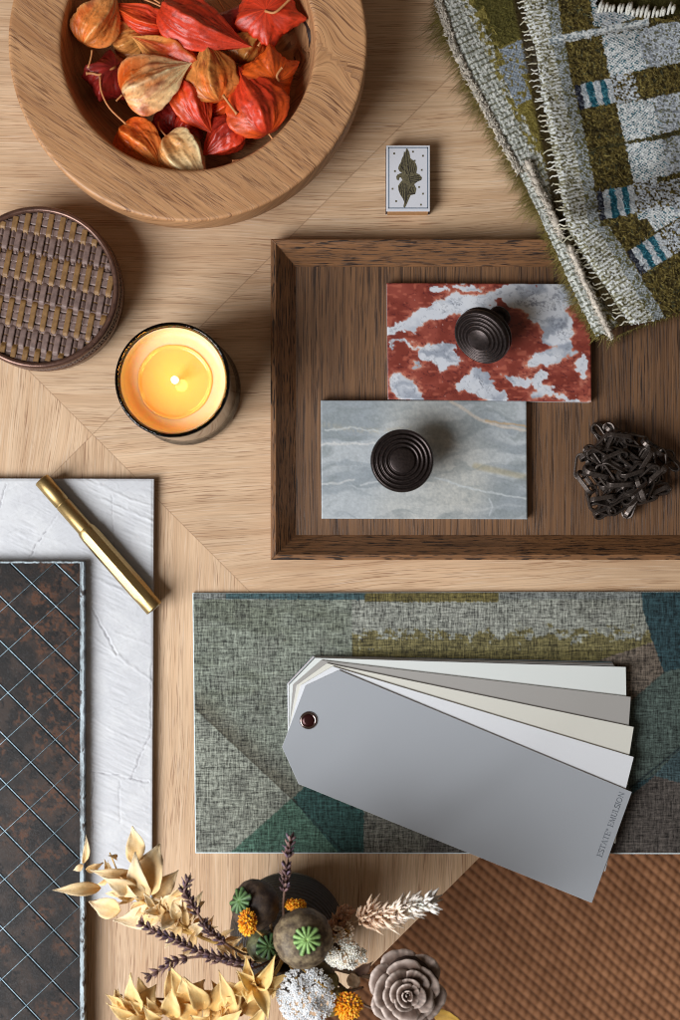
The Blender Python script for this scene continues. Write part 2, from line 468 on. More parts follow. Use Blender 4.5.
# ================================================================ marble tiles
TT = 0.009                         # tile thickness
TZ = TR0 + TT
def red_tile():
    q = [(386.8, 283), (590.3, 284), (591.6, 402), (388, 399.3)]
    z = lambda X, Y: (370 + X / 2.833, 270 + Y / 2.833)
    caps = [((60, 168), (130, 150), 15), ((130, 150), (190, 118), 24), ((190, 118), (260, 92), 30), ((260, 92), (350, 82), 24), ((330, 80), (420, 60), 20),
            ((420, 75), (520, 90), 42), ((520, 80), (610, 55), 40), ((500, 120), (530, 170), 42), ((540, 150), (555, 215), 32), ((550, 225), (500, 250), 28),
            ((500, 255), (450, 272), 13), ((185, 235), (215, 240), 34), ((230, 245), (245, 248), 12), ((85, 325), (120, 340), 32), ((285, 318), (330, 330), 30), ((340, 345), (385, 370), 18),
            ((600, 270), (612, 290), 20), ((475, 310), (500, 345), 17), ((470, 350), (530, 355), 12), ((545, 366), (610, 368), 7), ((400, 310), (440, 318), 11),
            ((195, 45), (225, 55), 10), ((70, 208), (160, 218), 5), ((60, 205), (58, 225), 4), ((130, 270), (150, 272), 5), ((255, 40), (300, 48), 6), ((430, 320), (470, 300), 6)]
    caps = [(z(*a), z(*b), r / 2.833 * .95) for a, b, r in caps]
    def colf(px, py):
        wx = px + (fbm(px * .045, py * .07, 1) - .5) * 26 + (fbm(px * .22, py * .22, 2) - .5) * 9
        wy = py + (fbm(px * .045, py * .07, 3) - .5) * 16 + (fbm(px * .22, py * .22, 4) - .5) * 9
        d = np.full(px.shape, 1e9)
        for a, b, r in caps: d = np.minimum(d, segdist(wx, wy, a, b) - r)
        m = sstep(0.8, -0.5, d)
        t = fbm(px * .07, py * .09, 7); u = fbm(px * .9, py * .9, 8)
        red = mixa(np.array([128, 56, 46.]) + np.zeros(px.shape + (3,)), (152, 74, 62), sstep(.3, .7, t))
        red = mixa(red, (206, 134, 112), sstep(4.5, 0.2, d) * sstep(.30, .6, t) * .8)
        vein = np.abs(fbm(px * .06 + 3, py * .16, 21) - .5); red = mixa(red, (82, 32, 36), sstep(.022, .004, vein) * .75)
        vein = np.abs(fbm(px * .1 + 3, py * .1 + 9, 25) - .5); red = mixa(red, (100, 40, 40), sstep(.012, .002, vein) * .6)
        sp = vn(px * .75, py * .75, 31) * vn(px * .33, py * .33, 33); red = mixa(red, (214, 190, 186), sstep(.74, .82, sp) * .7)
        red = mixa(red, (208, 120, 96), sstep(.66, .8, vn(px * .2, py * .35, 37)) * .45)
        g = fbm(wx * .05, wy * .08, 41, 3); gg = np.abs(fbm(wx * .11 + 4, wy * .13, 43) - .5)
        wh = mixa(np.array([212, 216, 224.]) + np.zeros(px.shape + (3,)), (158, 165, 178), sstep(.42, .72, g))
        wh = mixa(wh, (112, 116, 128), sstep(.045, .0, gg) * sstep(-2, -9, d) * .75)
        wh = mixa(wh, (226, 228, 232), sstep(.5, .75, t) * .5); wh = mixa(wh, (136, 142, 152), sstep(.035, .0, np.abs(fbm(wx * .07, wy * .1, 47) - .5)) * .45)
        wh = mixa(wh, (206, 150, 122), sstep(-1.6, 0.2, d) * sstep(.45, .7, t) * .8)
        return mixa(red, wh, m)
    m = Mat("red_marble")
    M = m.out(m.attr(), 0.32, None, Specular_IOR_Level=0.45)
    f = (H - TZ) / H; c = P(489, 342, TZ); c.z = TR0
    o = slab("marble_tile", q, TZ, TT, 250, 146, M, None, colf, round_=0.0005, edgecol=(214, 205, 206), loc=c)
    tag(o, "red and white veined marble tile under the tilted knob", "tile", "stone tile samples on the tray")
def grey_tile():
    q = [(320.8, 400.3), (526.5, 400.8), (527.3, 519.3), (321.5, 518.6)]
    Z = lambda X, Y: (310 + X / 2.957, 390 + Y / 2.957)
    veins = [([(30, 162), (90, 158), (150, 157), (200, 160)], .9, (214, 214, 212)), ([(35, 275), (90, 276), (130, 262)], .7, (206, 208, 208)), ([(150, 280), (230, 268), (320, 262)], .6, (200, 204, 206)),
             ([(415, 30), (450, 55), (500, 88), (560, 105), (640, 120)], 1.7, (212, 200, 186)), ([(520, 90), (580, 98), (640, 106)], .8, (192, 160, 122)),
             ([(370, 258), (450, 285), (520, 300), (640, 322)], .8, (200, 206, 208)), ([(45, 118), (120, 112), (200, 120), (260, 128)], .6, (200, 205, 205)), ([(530, 320), (540, 345), (530, 370)], .5, (196, 202, 206))]
    def colf(px, py):
        wx = px + (fbm(px * .05, py * .05, 51) - .5) * 22; wy = py + (fbm(px * .035, py * .07, 52) - .5) * 26
        b = fbm(wx * .015, wy * .11, 53); s = fbm(px * .45, py * .45, 54); s2 = vn(px * .9, py * .9, 59)
        c = mixa(np.array([154, 162, 168.]) + np.zeros(px.shape + (3,)), (182, 188, 192), sstep(.35, .65, b))
        wm = sstep(60, 8, segdist(px, py, Z(330, 90), Z(440, 220))) * .65 + sstep(50, 5, segdist(px, py, Z(280, 350), Z(440, 330))) * .6
        c = mixa(c, (200, 197, 187), np.clip(wm, 0, .8) * (.55 + .45 * s))
        c = mixa(c, (178, 162, 130), sstep(5, 0.5, np.abs(py - (424 + 7 * np.sin((px - 320) / 40)))) * (px < 412) * .3 * sstep(.4, .6, s))
        c = mixa(c, (172, 158, 122), sstep(5, 1, segdist(px, py, Z(490, 225), Z(640, 258))) * .5)
        c = mixa(c, (134, 142, 144), sstep(.50, .80, fbm(wx * .04, wy * .12, 57)) * .55)
        for pl, r, cc in veins:
            pl = [Z(*p) for p in pl]; d = np.min([segdist(px, py + (fbm(px * .15, py * .15, 61) - .5) * 4, pl[i], pl[i + 1]) for i in range(len(pl) - 1)], 0)
            c = mixa(c, cc, sstep(r + .9, r * .3, d) * .75)
        return c * (0.90 + 0.13 * s + 0.07 * s2)[..., None]
    m = Mat("grey_onyx")
    M = m.out(m.attr(), 0.42, None, Specular_IOR_Level=0.35)
    c = P(424, 460, TZ); c.z = TR0
    o = slab("marble_tile", q, TZ, TT, 250, 146, M, None, colf, round_=0.0005, edgecol=(205, 210, 210), loc=c)
    tag(o, "blue grey cream banded marble tile under the upright knob", "tile", "stone tile samples on the tray")
red_tile(); grey_tile()

# ================================================================ knobs
m = Mat("dark_bronze"); n = m.noise(m.tc("Object"), (500, 500, 500), 3, .6)
M_bronze = m.out(m.ramp(n, [(.3, L4(48, 41, 40)), (.7, L4(72, 62, 60))]), .32, None, Metallic=0.75)
m = Mat("worn_bronze_edge")
M_bronze_hi = m.out(L4(84, 68, 62), .34, None, Metallic=0.8)
def knob(M, foot, label, E=.014):
    """M maps the knob's own frame (axis z, face centre at the origin, foot at -L) into the scene."""
    root = empty("cabinet_knob", foot, label, "knob", "dark bronze knobs on the stone tiles")
    r = 0.0244
    prof = [(0.0, 0.0), (0.0090, 0.0), (0.0098, -0.0004)]
    for k in range(4):
        a = 0.0103 + k * 0.0034
        z = -0.0010 - k * 0.0007
        prof += [(a, z - .0013), (a + .0007, z - .0014), (a + .0015, z - .0001), (a + .0024, z + .0001), (a + .0031, z - .0006)]
    prof += [(r - .0003, -.0052), (r, -.0065), (r, -.0080), (r - .0012, -.0095), (r - .0016, -.0105), (r - .0004, -.0115), (r - .0004, -.0125), (r - .004, -.0140), (0.010, -.0165), (0.0065, -.0185)]
    mb = MB(); mb.lathe(prof[::-1], 72, M); mb.build("knob_head", M_bronze, root)
    mb = MB(); mb.lathe([(0.0070, -.0180), (0.0054, -.0205), (0.0050, -.0225 - E * .6), (0.0060, -.0245 - E)][::-1], 40, M); mb.build("neck", M_bronze, root)
    mb = MB(); mb.lathe([(r_, z_ - E) for r_, z_ in [(0.0058, -.0240), (0.0088, -.0252), (0.0098, -.0262), (0.0098, -.0275), (0.0090, -.0280), (0.0, -.0280)]][::-1], 40, M); mb.build("foot_flange", M_bronze, root)
c1 = P(402.5, 460.5, TZ + 0.036)
knob(Matrix.Translation((c1.x, c1.y, TZ + 0.0360)), Vector((c1.x, c1.y, TZ)), "upright dark bronze knob with ringed face on the grey tile", .008)
tilt = math.radians(49)
fc = P(478.5, 340.5, TZ + 0.0325); dirxy = Vector((-0.62, -0.70, 0)).normalized()
n_ = dirxy * math.sin(tilt) + Vector((0, 0, math.cos(tilt)))
Mt = Matrix.Translation(fc) @ n_.to_track_quat('Z', 'Y').to_matrix().to_4x4() @ Matrix.Scale(0.94, 4)
knob(Mt, Vector((fc.x, fc.y, TZ)), "tipped over dark bronze knob showing its stem on red marble")

# ================================================================ chain heap
def chain():
    rnd = random.Random(11)
    cx, cy = 616, 471
    root = empty("metal_chain", P(cx, cy, TR0), "heap of dark gunmetal chain links on the tray", "chain")
    m = Mat("gunmetal"); n = m.noise(m.tc("Object"), (700, 700, 700), 3, .6)
    M = m.out(m.ramp(n, [(.3, L4(70, 62, 58)), (.7, L4(108, 98, 92))]), .36, None, Metallic=0.75)
    # a loose path wandering over the heap
    c = P(cx, cy, 0); pts = []; RR = 0.0425
    ang = 2.0
    p = Vector((0.02, 0.0, 0)); d = Vector((0, 1, 0))
    total = 96
    step = 0.0138
    pos = []
    for i in range(total):
        ang += rnd.uniform(-1.05, 1.05)
        d = Vector((math.cos(ang), math.sin(ang), 0))
        q = p + d * step
        rmax = RR * (1.0 - 0.25 * i / total)
        if q.length > rmax:
            ang = math.atan2(-p.y, -p.x) + rnd.uniform(-.9, .9); d = Vector((math.cos(ang), math.sin(ang), 0)); q = p + d * step
        zz = TR0 + 0.004 + 0.021 * (i / total) * max(0.15, 1 - (q.length / (RR * 1.25)) ** 2) + rnd.uniform(0, .004)
        pos.append((p.copy(), q.copy(), zz)); p = q
    # a trailing end to the right
    tail = [(Vector((.030, .006, 0)), Vector((.040, .012, 0)), TR0 + .006), (Vector((.036, .011, 0)), Vector((.044, .004, 0)), TR0 + .005)]
    pos += tail
    Lk, Wk, th, tw = 0.0200, 0.0086, 0.0008, 0.0018
    zprev = None
    for i, (a, b, z) in enumerate(pos):
        mid = (a + b) / 2; d = (b - a).normalized()
        roll = (rnd.uniform(-.5, .5) if i % 2 == 0 else rnd.choice([-1, 1]) * rnd.uniform(.75, 1.35)); pitch = rnd.uniform(-.22, .22)
        Q = Matrix.Translation((c.x + mid.x, c.y + mid.y, z + (abs(math.sin(roll)) * Wk * .35))) @ Matrix.Rotation(math.atan2(d.y, d.x), 4, 'Z') @ Matrix.Rotation(pitch, 4, 'Y') @ Matrix.Rotation(roll, 4, 'X')
        # rounded-end oblong of flat strip
        path = []
        hx = Lk / 2 - Wk / 2
        for k in range(10): t = -math.pi / 2 + math.pi * k / 9; path.append((hx + math.cos(t) * Wk / 2, math.sin(t) * Wk / 2))
        for k in range(10): t = math.pi / 2 + math.pi * k / 9; path.append((-hx + math.cos(t) * Wk / 2, math.sin(t) * Wk / 2))
        n = len(path); v = []; fs = []
        for k in range(n):
            x, y = path[k]; xa, ya = path[k - 1]; xb, yb = path[(k + 1) % n]
            tx, ty = xb - xa, yb - ya; l = math.hypot(tx, ty); nx, ny = ty / l, -tx / l
            for sx, sz in ((-1, -1), (1, -1), (1, 1), (-1, 1)):
                v.append(Q @ Vector((x + nx * th * sx, y + ny * th * sx, tw * sz)))
        for k in range(n):
            k2 = (k + 1) % n
            for j in range(4): j2 = (j + 1) % 4; fs.append((k * 4 + j, k2 * 4 + j, k2 * 4 + j2, k * 4 + j2))
        mb = MB(); mb.add(v, fs); o = mb.build("link", M, root, smooth=False); bevel(o, .00035, 2)
chain()
# ================================================================ white plaster board
BT = 0.008
def board():
    q = [(-70, 478.5), (153.5, 479), (151.5, 902), (-70, 902)]
    z5 = lambda X, Y: (X / 2.55, 460 + Y / 2.55)
    cracks = [([(0, 120), (15, 60)], 1, .9), ([(75, 250), (100, 205), (150, 135)], 1.3, 1), ([(232, 375), (262, 430), (297, 495)], 1.3, 1), ([(200, 430), (260, 470), (382, 560)], 1.5, -.6),
              ([(235, 795), (300, 805), (378, 822)], 1.3, .9), ([(335, 812), (360, 745), (384, 700), (386, 520)], 1.1, .8), ([(240, 800), (232, 880), (238, 975)], 1.1, .6), ([(305, 820), (305, 925)], 1, .45),
              ([(258, 65), (330, 100), (385, 115)], 1.6, -.7), ([(260, 100), (385, 155)], 1.4, -.6), ([(285, 90), (287, 160), (290, 235)], .8, .5), ([(210, 640), (300, 700), (380, 730)], 1.5, -.4),
              ([(0, 200), (60, 170), (120, 110)], 1.5, -.4), ([(220, 290), (330, 345), (380, 350)], 1.6, -.5), ([(215, 660), (380, 600)], 1.0, .3), ([(290, 440), (380, 470)], 1.3, -.35)]
    def hf(px, py):
        a = math.radians(24); u = px * math.cos(a) + py * math.sin(a); v = -px * math.sin(a) + py * math.cos(a)
        a2 = math.radians(-30); u2 = px * math.cos(a2) + py * math.sin(a2); v2 = -px * math.sin(a2) + py * math.cos(a2)
        sel = sstep(.46, .56, fbm(px * .016, py * .016, 71))
        st = (fbm(u * .02, v * .22, 72) - .5) * (1 - sel) + (fbm(u2 * .02, v2 * .22, 73) - .5) * sel
        h = st * 0.00045 + (fbm(px * .35, py * .35, 74) - .5) * 0.00020 + ((fbm(u * .06, v * .6, 171) - .5) * (1 - sel) + (fbm(u2 * .06, v2 * .6, 172) - .5) * sel) * .00050 + (fbm(px * .03, py * .03, 75) - .5) * .0002
        r = np.abs(fbm(u * .012 + 9, v * .05, 78) - .5); h += sstep(.02, 0, r) * .00012
        for pl, wd, s in cracks:
            pl = [z5(*p) for p in pl]
            d = np.min([segdist(px + (fbm(px * .2, py * .2, 76) - .5) * 3, py + (fbm(px * .2, py * .2, 77) - .5) * 3, pl[i], pl[i + 1]) for i in range(len(pl) - 1)], 0)
            br = .35 + .65 * vn(px * .16, py * .16, 79)
            h -= s * 0.0007 * sstep(wd + .6, .2, d) * br
            if s > .5: h += 0.00025 * sstep(wd + 2.2, wd, d) * br
        e = np.minimum(np.minimum(153 - px, py - 479), 902 - py)
        h -= sstep(2.2, 0, e) * .0006
        return h
    def colf(px, py):
        c = np.array([206, 207, 211.]) + np.zeros(px.shape + (3,))
        c = mixa(c, (213, 214, 217), sstep(.4, .7, fbm(px * .06, py * .06, 81)))
        for pl, wd, s in cracks:
            if s <= .4: continue
            pl = [z5(*p) for p in pl]
            d = np.min([segdist(px + (fbm(px * .2, py * .2, 76) - .5) * 3, py + (fbm(px * .2, py * .2, 77) - .5) * 3, pl[i], pl[i + 1]) for i in range(len(pl) - 1)], 0)
            c = mixa(c, (128, 126, 132), sstep(wd * .8, .1, d) * s * .6 * sstep(.3, .6, vn(px * .3, py * .3, 84)))
        return c
    m = Mat("white_plaster"); v = m.tc("Object"); n = m.noise(v, (1500, 1500, 1500), 3, .6)
    M = m.out(m.attr(), .75, m.bump(n, .35, .0003))
    c = P(40, 690, BT); c.z = 0
    o = slab("plaster_board", q, BT, BT - .0002, 260, 490, M, None, colf, hf, edgecol=(150, 146, 146), loc=c)
    tag(o, "white textured plaster sample board with cracks under the pen", "board")
board()

# ================================================================ wired dark tile
def wired():
    z0, T = BT + .0006, 0.009; z1 = z0 + T
    root = empty("wired_panel", (P(-10, 820).x, P(-10, 820).y, BT), "dark rust mottled panel crossed by diagonal silver wires", "panel")
    def colf(px, py):
        t = fbm(px * .045, py * .035, 91); s = fbm(px * .33, py * .33, 92); b = sstep(.40, .64, t + .12 * sstep(700, 560, py) - .06 * sstep(740, 900, py))
        c = mixa(np.array([36, 29, 27.]) + np.zeros(px.shape + (3,)), (72, 56, 48), sstep(.35, .65, fbm(px * .06 + 4, py * .06, 95)))
        c = mixa(c, (124, 76, 48), b * sstep(.36, .60, s) * .85)
        c = mixa(c, (16, 13, 14), sstep(.55, .66, fbm(px * .12, py * .12, 93)) * sstep(.42, .55, s) * .9)
        c = mixa(c, (96, 98, 104), sstep(.72, .85, vn(px * .8, py * .8, 94)) * .35)
        return c * .72
    m = Mat("rusty_oxide_glaze"); nn = m.noise(m.tc("Object"), (900, 900, 900), 3, .6)
    M = m.out(m.mix(.5, m.attr(), m.ramp(nn, [(.3, .55), (.7, 1.35)]), 'MULTIPLY'), m.ramp(nn, [(.3, .35), (.7, .6)]), m.bump(nn, .25, .0003), Specular_IOR_Level=.22)
    q = [(-90, 562.5), (80.5, 562.5), (80.5, 1080), (-90, 1080)]
    slab("glazed_sheet", q, z1, T, 190, 560, M, root, colf, edgecol=(40, 34, 32))
    m = Mat("silver_wire"); nn = m.noise(m.tc("Object"), (400, 400, 400), 2, .5)
    Mw = m.out(m.ramp(nn, [(.35, L4(140, 172, 190)), (.65, L4(196, 222, 236))]), .5, None, Metallic=.1)
    Md = simple("wire_shade_dark", (12, 11, 12), .6)
    ys = [541, 585.5, 628.5, 672.8, 718, 763, 810.5, 858, 907, 956, 1008, 1061, 1114, 1168, 1222, 1276]
    zt = z1 + .0003
    for i, y in enumerate(ys):
        s1 = .955 + (y - 600) * .00022
        x0, y0 = -90, y - s1 * (79 + 90)
        if y0 < 563: x0 += (563 - y0) / s1; y0 = 563
        x1, y1 = 79, y
        if y1 > 1079: x1 -= (y1 - 1079) / s1; y1 = 1079
        if x1 > x0 + 2 and y > 563:
            mb = MB(); a, b = P(x0, y0, zt), P(x1, y1, zt); mb.tube([a, (a + b) / 2, b], .00046, 8); mb.build("wire", Mw, root)
            mb = MB(); off = Vector((-.0010, -.0010, -.00025)); mb.tube([a + off, b + off], .0005, 6); mb.build("wire_shade", Md, root)  # dark tube laid beside the wire stands in for its shadow
    for i, y in enumerate(ys):
        s2 = .90 + (y - 600) * .0001
        x1, y1 = 79, y
        x0, y0 = -90, y + s2 * 169
        if y0 > 1079: x0 += (y0 - 1079) / s2; y0 = 1079
        if y1 < 563: x1 -= (563 - y1) / s2; y1 = 563
        if x1 > x0 + 2:
            mb = MB(); mb.tube([P(x0, y0, zt), P(x1, y1, zt)], .00026, 6); mb.build("wire", Mw, root)
    # ragged metal edging
    def colE(px, py):
        t = fbm(px * .3, py * .3, 97); c = mixa(np.array([160, 172, 178.]) + np.zeros(px.shape + (3,)), (112, 118, 122), sstep(.45, .7, fbm(px * .3, py * .09, 197))); return mixa(c, (50, 42, 40), sstep(.66, .74, fbm(px * .3 + 7, py * .12, 98)))
    m = Mat("bright_solder"); Me = m.out(m.attr(), .5, m.bump(m.noise(m.tc("Object"), (900, 900, 900), 2, .6), .4, .0004), Metallic=.3)
    hfE = lambda px, py: (fbm(px * .3, py * .08, 99) - .5) * .0004
    slab("metal_edging", [(80, 562), (83.8, 562.5), (83.8, 1080), (80, 1080)], z1 + .0005, T, 6, 520, Me, root, colE, hfE, jag=.45)
    slab("metal_edging", [(-90, 561.6), (83.5, 561.6), (83.5, 563.2), (-90, 563.2)], z1 + .0003, T - .0004, 200, 4, Me, root, colE, hfE, jag=.5)
wired()

# ================================================================ brass pen
def pen():
    r = 0.0075
    z = BT + r + .0008
    a = P(41.5, 479.5, z); b = P(154.5, 608.5, z)
    d = (b - a); Ln = d.length; d.normalize()
    root = empty("brass_pen", (P(100, 545).x, P(100, 545).y, BT), "octagonal brass pen lying across the white board corner", "pen")
    Q = Matrix.Translation(a) @ d.to_track_quat('Z', 'Y').to_matrix().to_4x4()
    m = Mat("brushed_brass"); n = m.noise(m.tc("Object"), (900, 900, 900), 2, .6)
    M = m.out(m.ramp(n, [(.3, L4(170, 142, 94)), (.7, L4(190, 164, 114))]), .42, None, Metallic=1.0)
    M2 = m.m
    n8 = 64
    def octa(ph): return lambda an, z_: math.cos(math.pi / 8) / max(math.cos(((an + ph) % (math.pi / 4)) - math.pi / 8), .5)
    # barrel
    mb = MB(); rb = .0064
    mb.lathe([(0, 0), (rb - .0006, 0), (rb, .0006), (rb, .0245), (rb - .0004, .0249), (rb - .0004, .0256), (rb, .0260), (rb, Ln * .41)], 48, Q)
    mb.build("barrel", M, root)
    # cap, eight sided with rounded end
    K = 1.055
    z0 = Ln * .395; z1 = Ln * .955
    mb = MB()
    vs = []; rings = [(z0 - .0018, .0066, 0), (z0, r * .96, .0), (z0 + .0012, r, .3), (z0 + .0055, r * K, 1), (z1 - .011, r * K, 1), (z1 - .004, r * 1.0, .25), (z1, r, 0), (Ln - .0006, r, 0), (Ln, r - .0006, 0)]
    N = 96
    for zz, rr, k in rings:
        for j in range(N):
            an = 2 * math.pi * j / N
            o8 = math.cos(math.pi / 8) / math.cos((an % (math.pi / 4)) - math.pi / 8)
            q = min(rr, rr * (o8 * 1.0 * k + (1 - k)) ) if k < 1 else rr * o8 * 1.0
            vs.append(Q @ Vector((q * math.cos(an), q * math.sin(an), zz)))
    R = len(rings)
    fs = [(i * N + j, i * N + (j + 1) % N, (i + 1) * N + (j + 1) % N, (i + 1) * N + j) for i in range(R - 1) for j in range(N)]
    fs += [tuple(range(N - 1, -1, -1)), tuple((R - 1) * N + j for j in range(N))]
    mb.add(vs, fs); o = mb.build("cap", M, root, smooth=True)
    me = o.data
    e = o.modifiers.new("edge", 'EDGE_SPLIT'); e.split_angle = math.radians(22)
    mb = MB(); mb.lathe([(r * .62, Ln - .0002), (r * .6, Ln + .0005), (0, Ln + .0007)], 32, Q); mb.build("end_medallion", simple("silver_disc", (190, 188, 182), .3, Metallic=.9), root)
pen()

# ================================================================ wallpaper sample
FTZ = 0.004
def sample():
    C = dict(base=(146, 153, 140), light=(166, 171, 158), dteal=(54, 88, 84), mgreen=(88, 122, 106), teal=(72, 98, 102), deep=(50, 76, 82), olive=(116, 106, 62), silver=(176, 176, 168),
             brown=(92, 85, 80), slate=(70, 90, 94), taupe=(118, 106, 94), greent=(84, 98, 92))
    def colf(px, py):
        jx = (fbm(px * .5, py * .5, 101) - .5) * 1.6; x = px + jx; y = py + (fbm(px * .5, py * .5, 102) - .5) * 1.6
        c = np.array(C['base'], float) + np.zeros(px.shape + (3,))
        def pl(poly, cc, k=1.0):
            nonlocal c; c = mixa(c, C[cc] if isinstance(cc, str) else cc, inpoly(x, y, poly) * k)
        c = mixa(c, (112, 118, 102), sstep(.45, .7, fbm(px * .02, py * .05, 103)) * .7)
        # diagonal with a brownish band fading out on its upper right side
        d = segdist(x, y, (193, 706), (296, 800)); up = (y - 706) - (x - 193) * .913
        c = mixa(c, (100, 92, 78), sstep(26, 0, d) * (up < 0) * .55)
        pl([(190, 706), (294, 800), (232, 860), (190, 860)], 'light')
        c = mixa(c, (120, 122, 114), sstep(.5, .7, fbm(px * .05, py * .05, 104)) * .4)
        pl([(292, 798), (360, 860), (222, 860)], 'mgreen'); pl([(305, 786), (364, 811), (364, 860), (345, 860), (292, 799)], 'dteal')
        c = mixa(c, (40, 56, 54), sstep(1.3, .2, segdist(x, y, (292, 799), (352, 860))) * .7)
        c = mixa(c, (84, 78, 66), sstep(1.6, .2, segdist(x, y, (193, 706), (296, 802))) * .7)
        # silver band with olive speckle
        band = (y > 600) & (y < 660) & (x > 352) & (x < 655)
        c = mixa(c, C['silver'], band * .6)
        s = vn(px * .10, py * .16, 105) * .45 + vn(px * .30, py * .34, 107) * .3 + vn(px * .8, py * .8, 106) * .25
        c = mixa(c, C['olive'], band * sstep(-.05, .06, s - (.92 - .72 * sstep(612, 652, y))) * .85 )
        c = mixa(c, (100, 92, 54), ((y > 650) & (y < 668) & (x > 352) & (x < 655)) * .8)
        pl([(190, 590), (700, 590), (700, 599.5), (190, 599.5)], (136, 140, 136)); pl([(226, 590), (365, 590), (365, 600), (226, 599)], 'teal'); pl([(365, 590), (498, 590), (498, 602), (365, 602)], 'olive')
        # right hand fields
        pl([(641, 590), (800, 590), (800, 800), (632, 800), (628, 700), (664, 672), (652, 640), (643, 610)], 'deep')
        pl([(600, 660), (653, 642), (664, 672), (628, 706), (600, 706)], 'taupe')
        pl([(664, 672), (800, 640), (800, 720), (700, 735), (655, 775), (600, 800), (630, 702)], 'greent')
        pl([(652, 777), (682, 748), (800, 700), (800, 800), (690, 786)], 'slate')
        pl([(625, 800), (655, 776), (700, 788), (800, 800), (800, 860), (560, 860)], 'brown')
        c = mixa(c, (28, 42, 48), sstep(1.4, .3, segdist(x, y, (600, 812), (690, 740))) * .8)
        pl([(364, 811), (600, 860), (364, 860)], (128, 126, 116)); pl([(430, 838), (600, 830), (600, 860), (420, 860)], (104, 100, 94))
        return c * .87
    m = Mat("printed_linen"); v = m.tc("Object")
    a1 = m.noise(v, (130, 760, 1), 3, .75); a2 = m.noise(v, (760, 130, 1), 3, .75, add=(5, 3, 0)); a3 = m.noise(v, (26, 560, 1), 3, .75, add=(2, 8, 0)); a4 = m.noise(v, (560, 26, 1), 3, .75, add=(12, 8, 0))
    t = m.math('ADD', m.math('ADD', a1, a2), m.math('MULTIPLY', m.math('ADD', a3, a4), .6))
    f = m.ramp(m.math('MULTIPLY', t, .3125), [(.425, .08), (.475, .58), (.53, 1.2), (.58, 1.95)])
    M = m.out(m.mix(.9, m.attr(), f, 'MULTIPLY'), .7, m.bump(t, .5, .0004), Specular_IOR_Level=.25)
    root = empty("linen_sample", (P(480, 723).x, P(480, 723).y, 0), "teal grey olive patterned linen wallpaper sample under the colour cards", "fabric sample")
    def hf(px, py): return 0.0012 * np.sin(px * .008) + 0 * py
    slab("printed_sheet", [(193.3, 593.7), (792, 592), (792, 853.2), (196.2, 852.3)], FTZ, .0012, 600, 262, M, root, colf, None, edgecol=(205, 222, 226))
    slab("paper_backing", [(192.4, 592.9), (793, 591.2), (793, 854.2), (195.3, 853.3)], FTZ - .0013, .0016, 8, 8, simple("pale_paper", (214, 226, 230), .6), root)
sample()

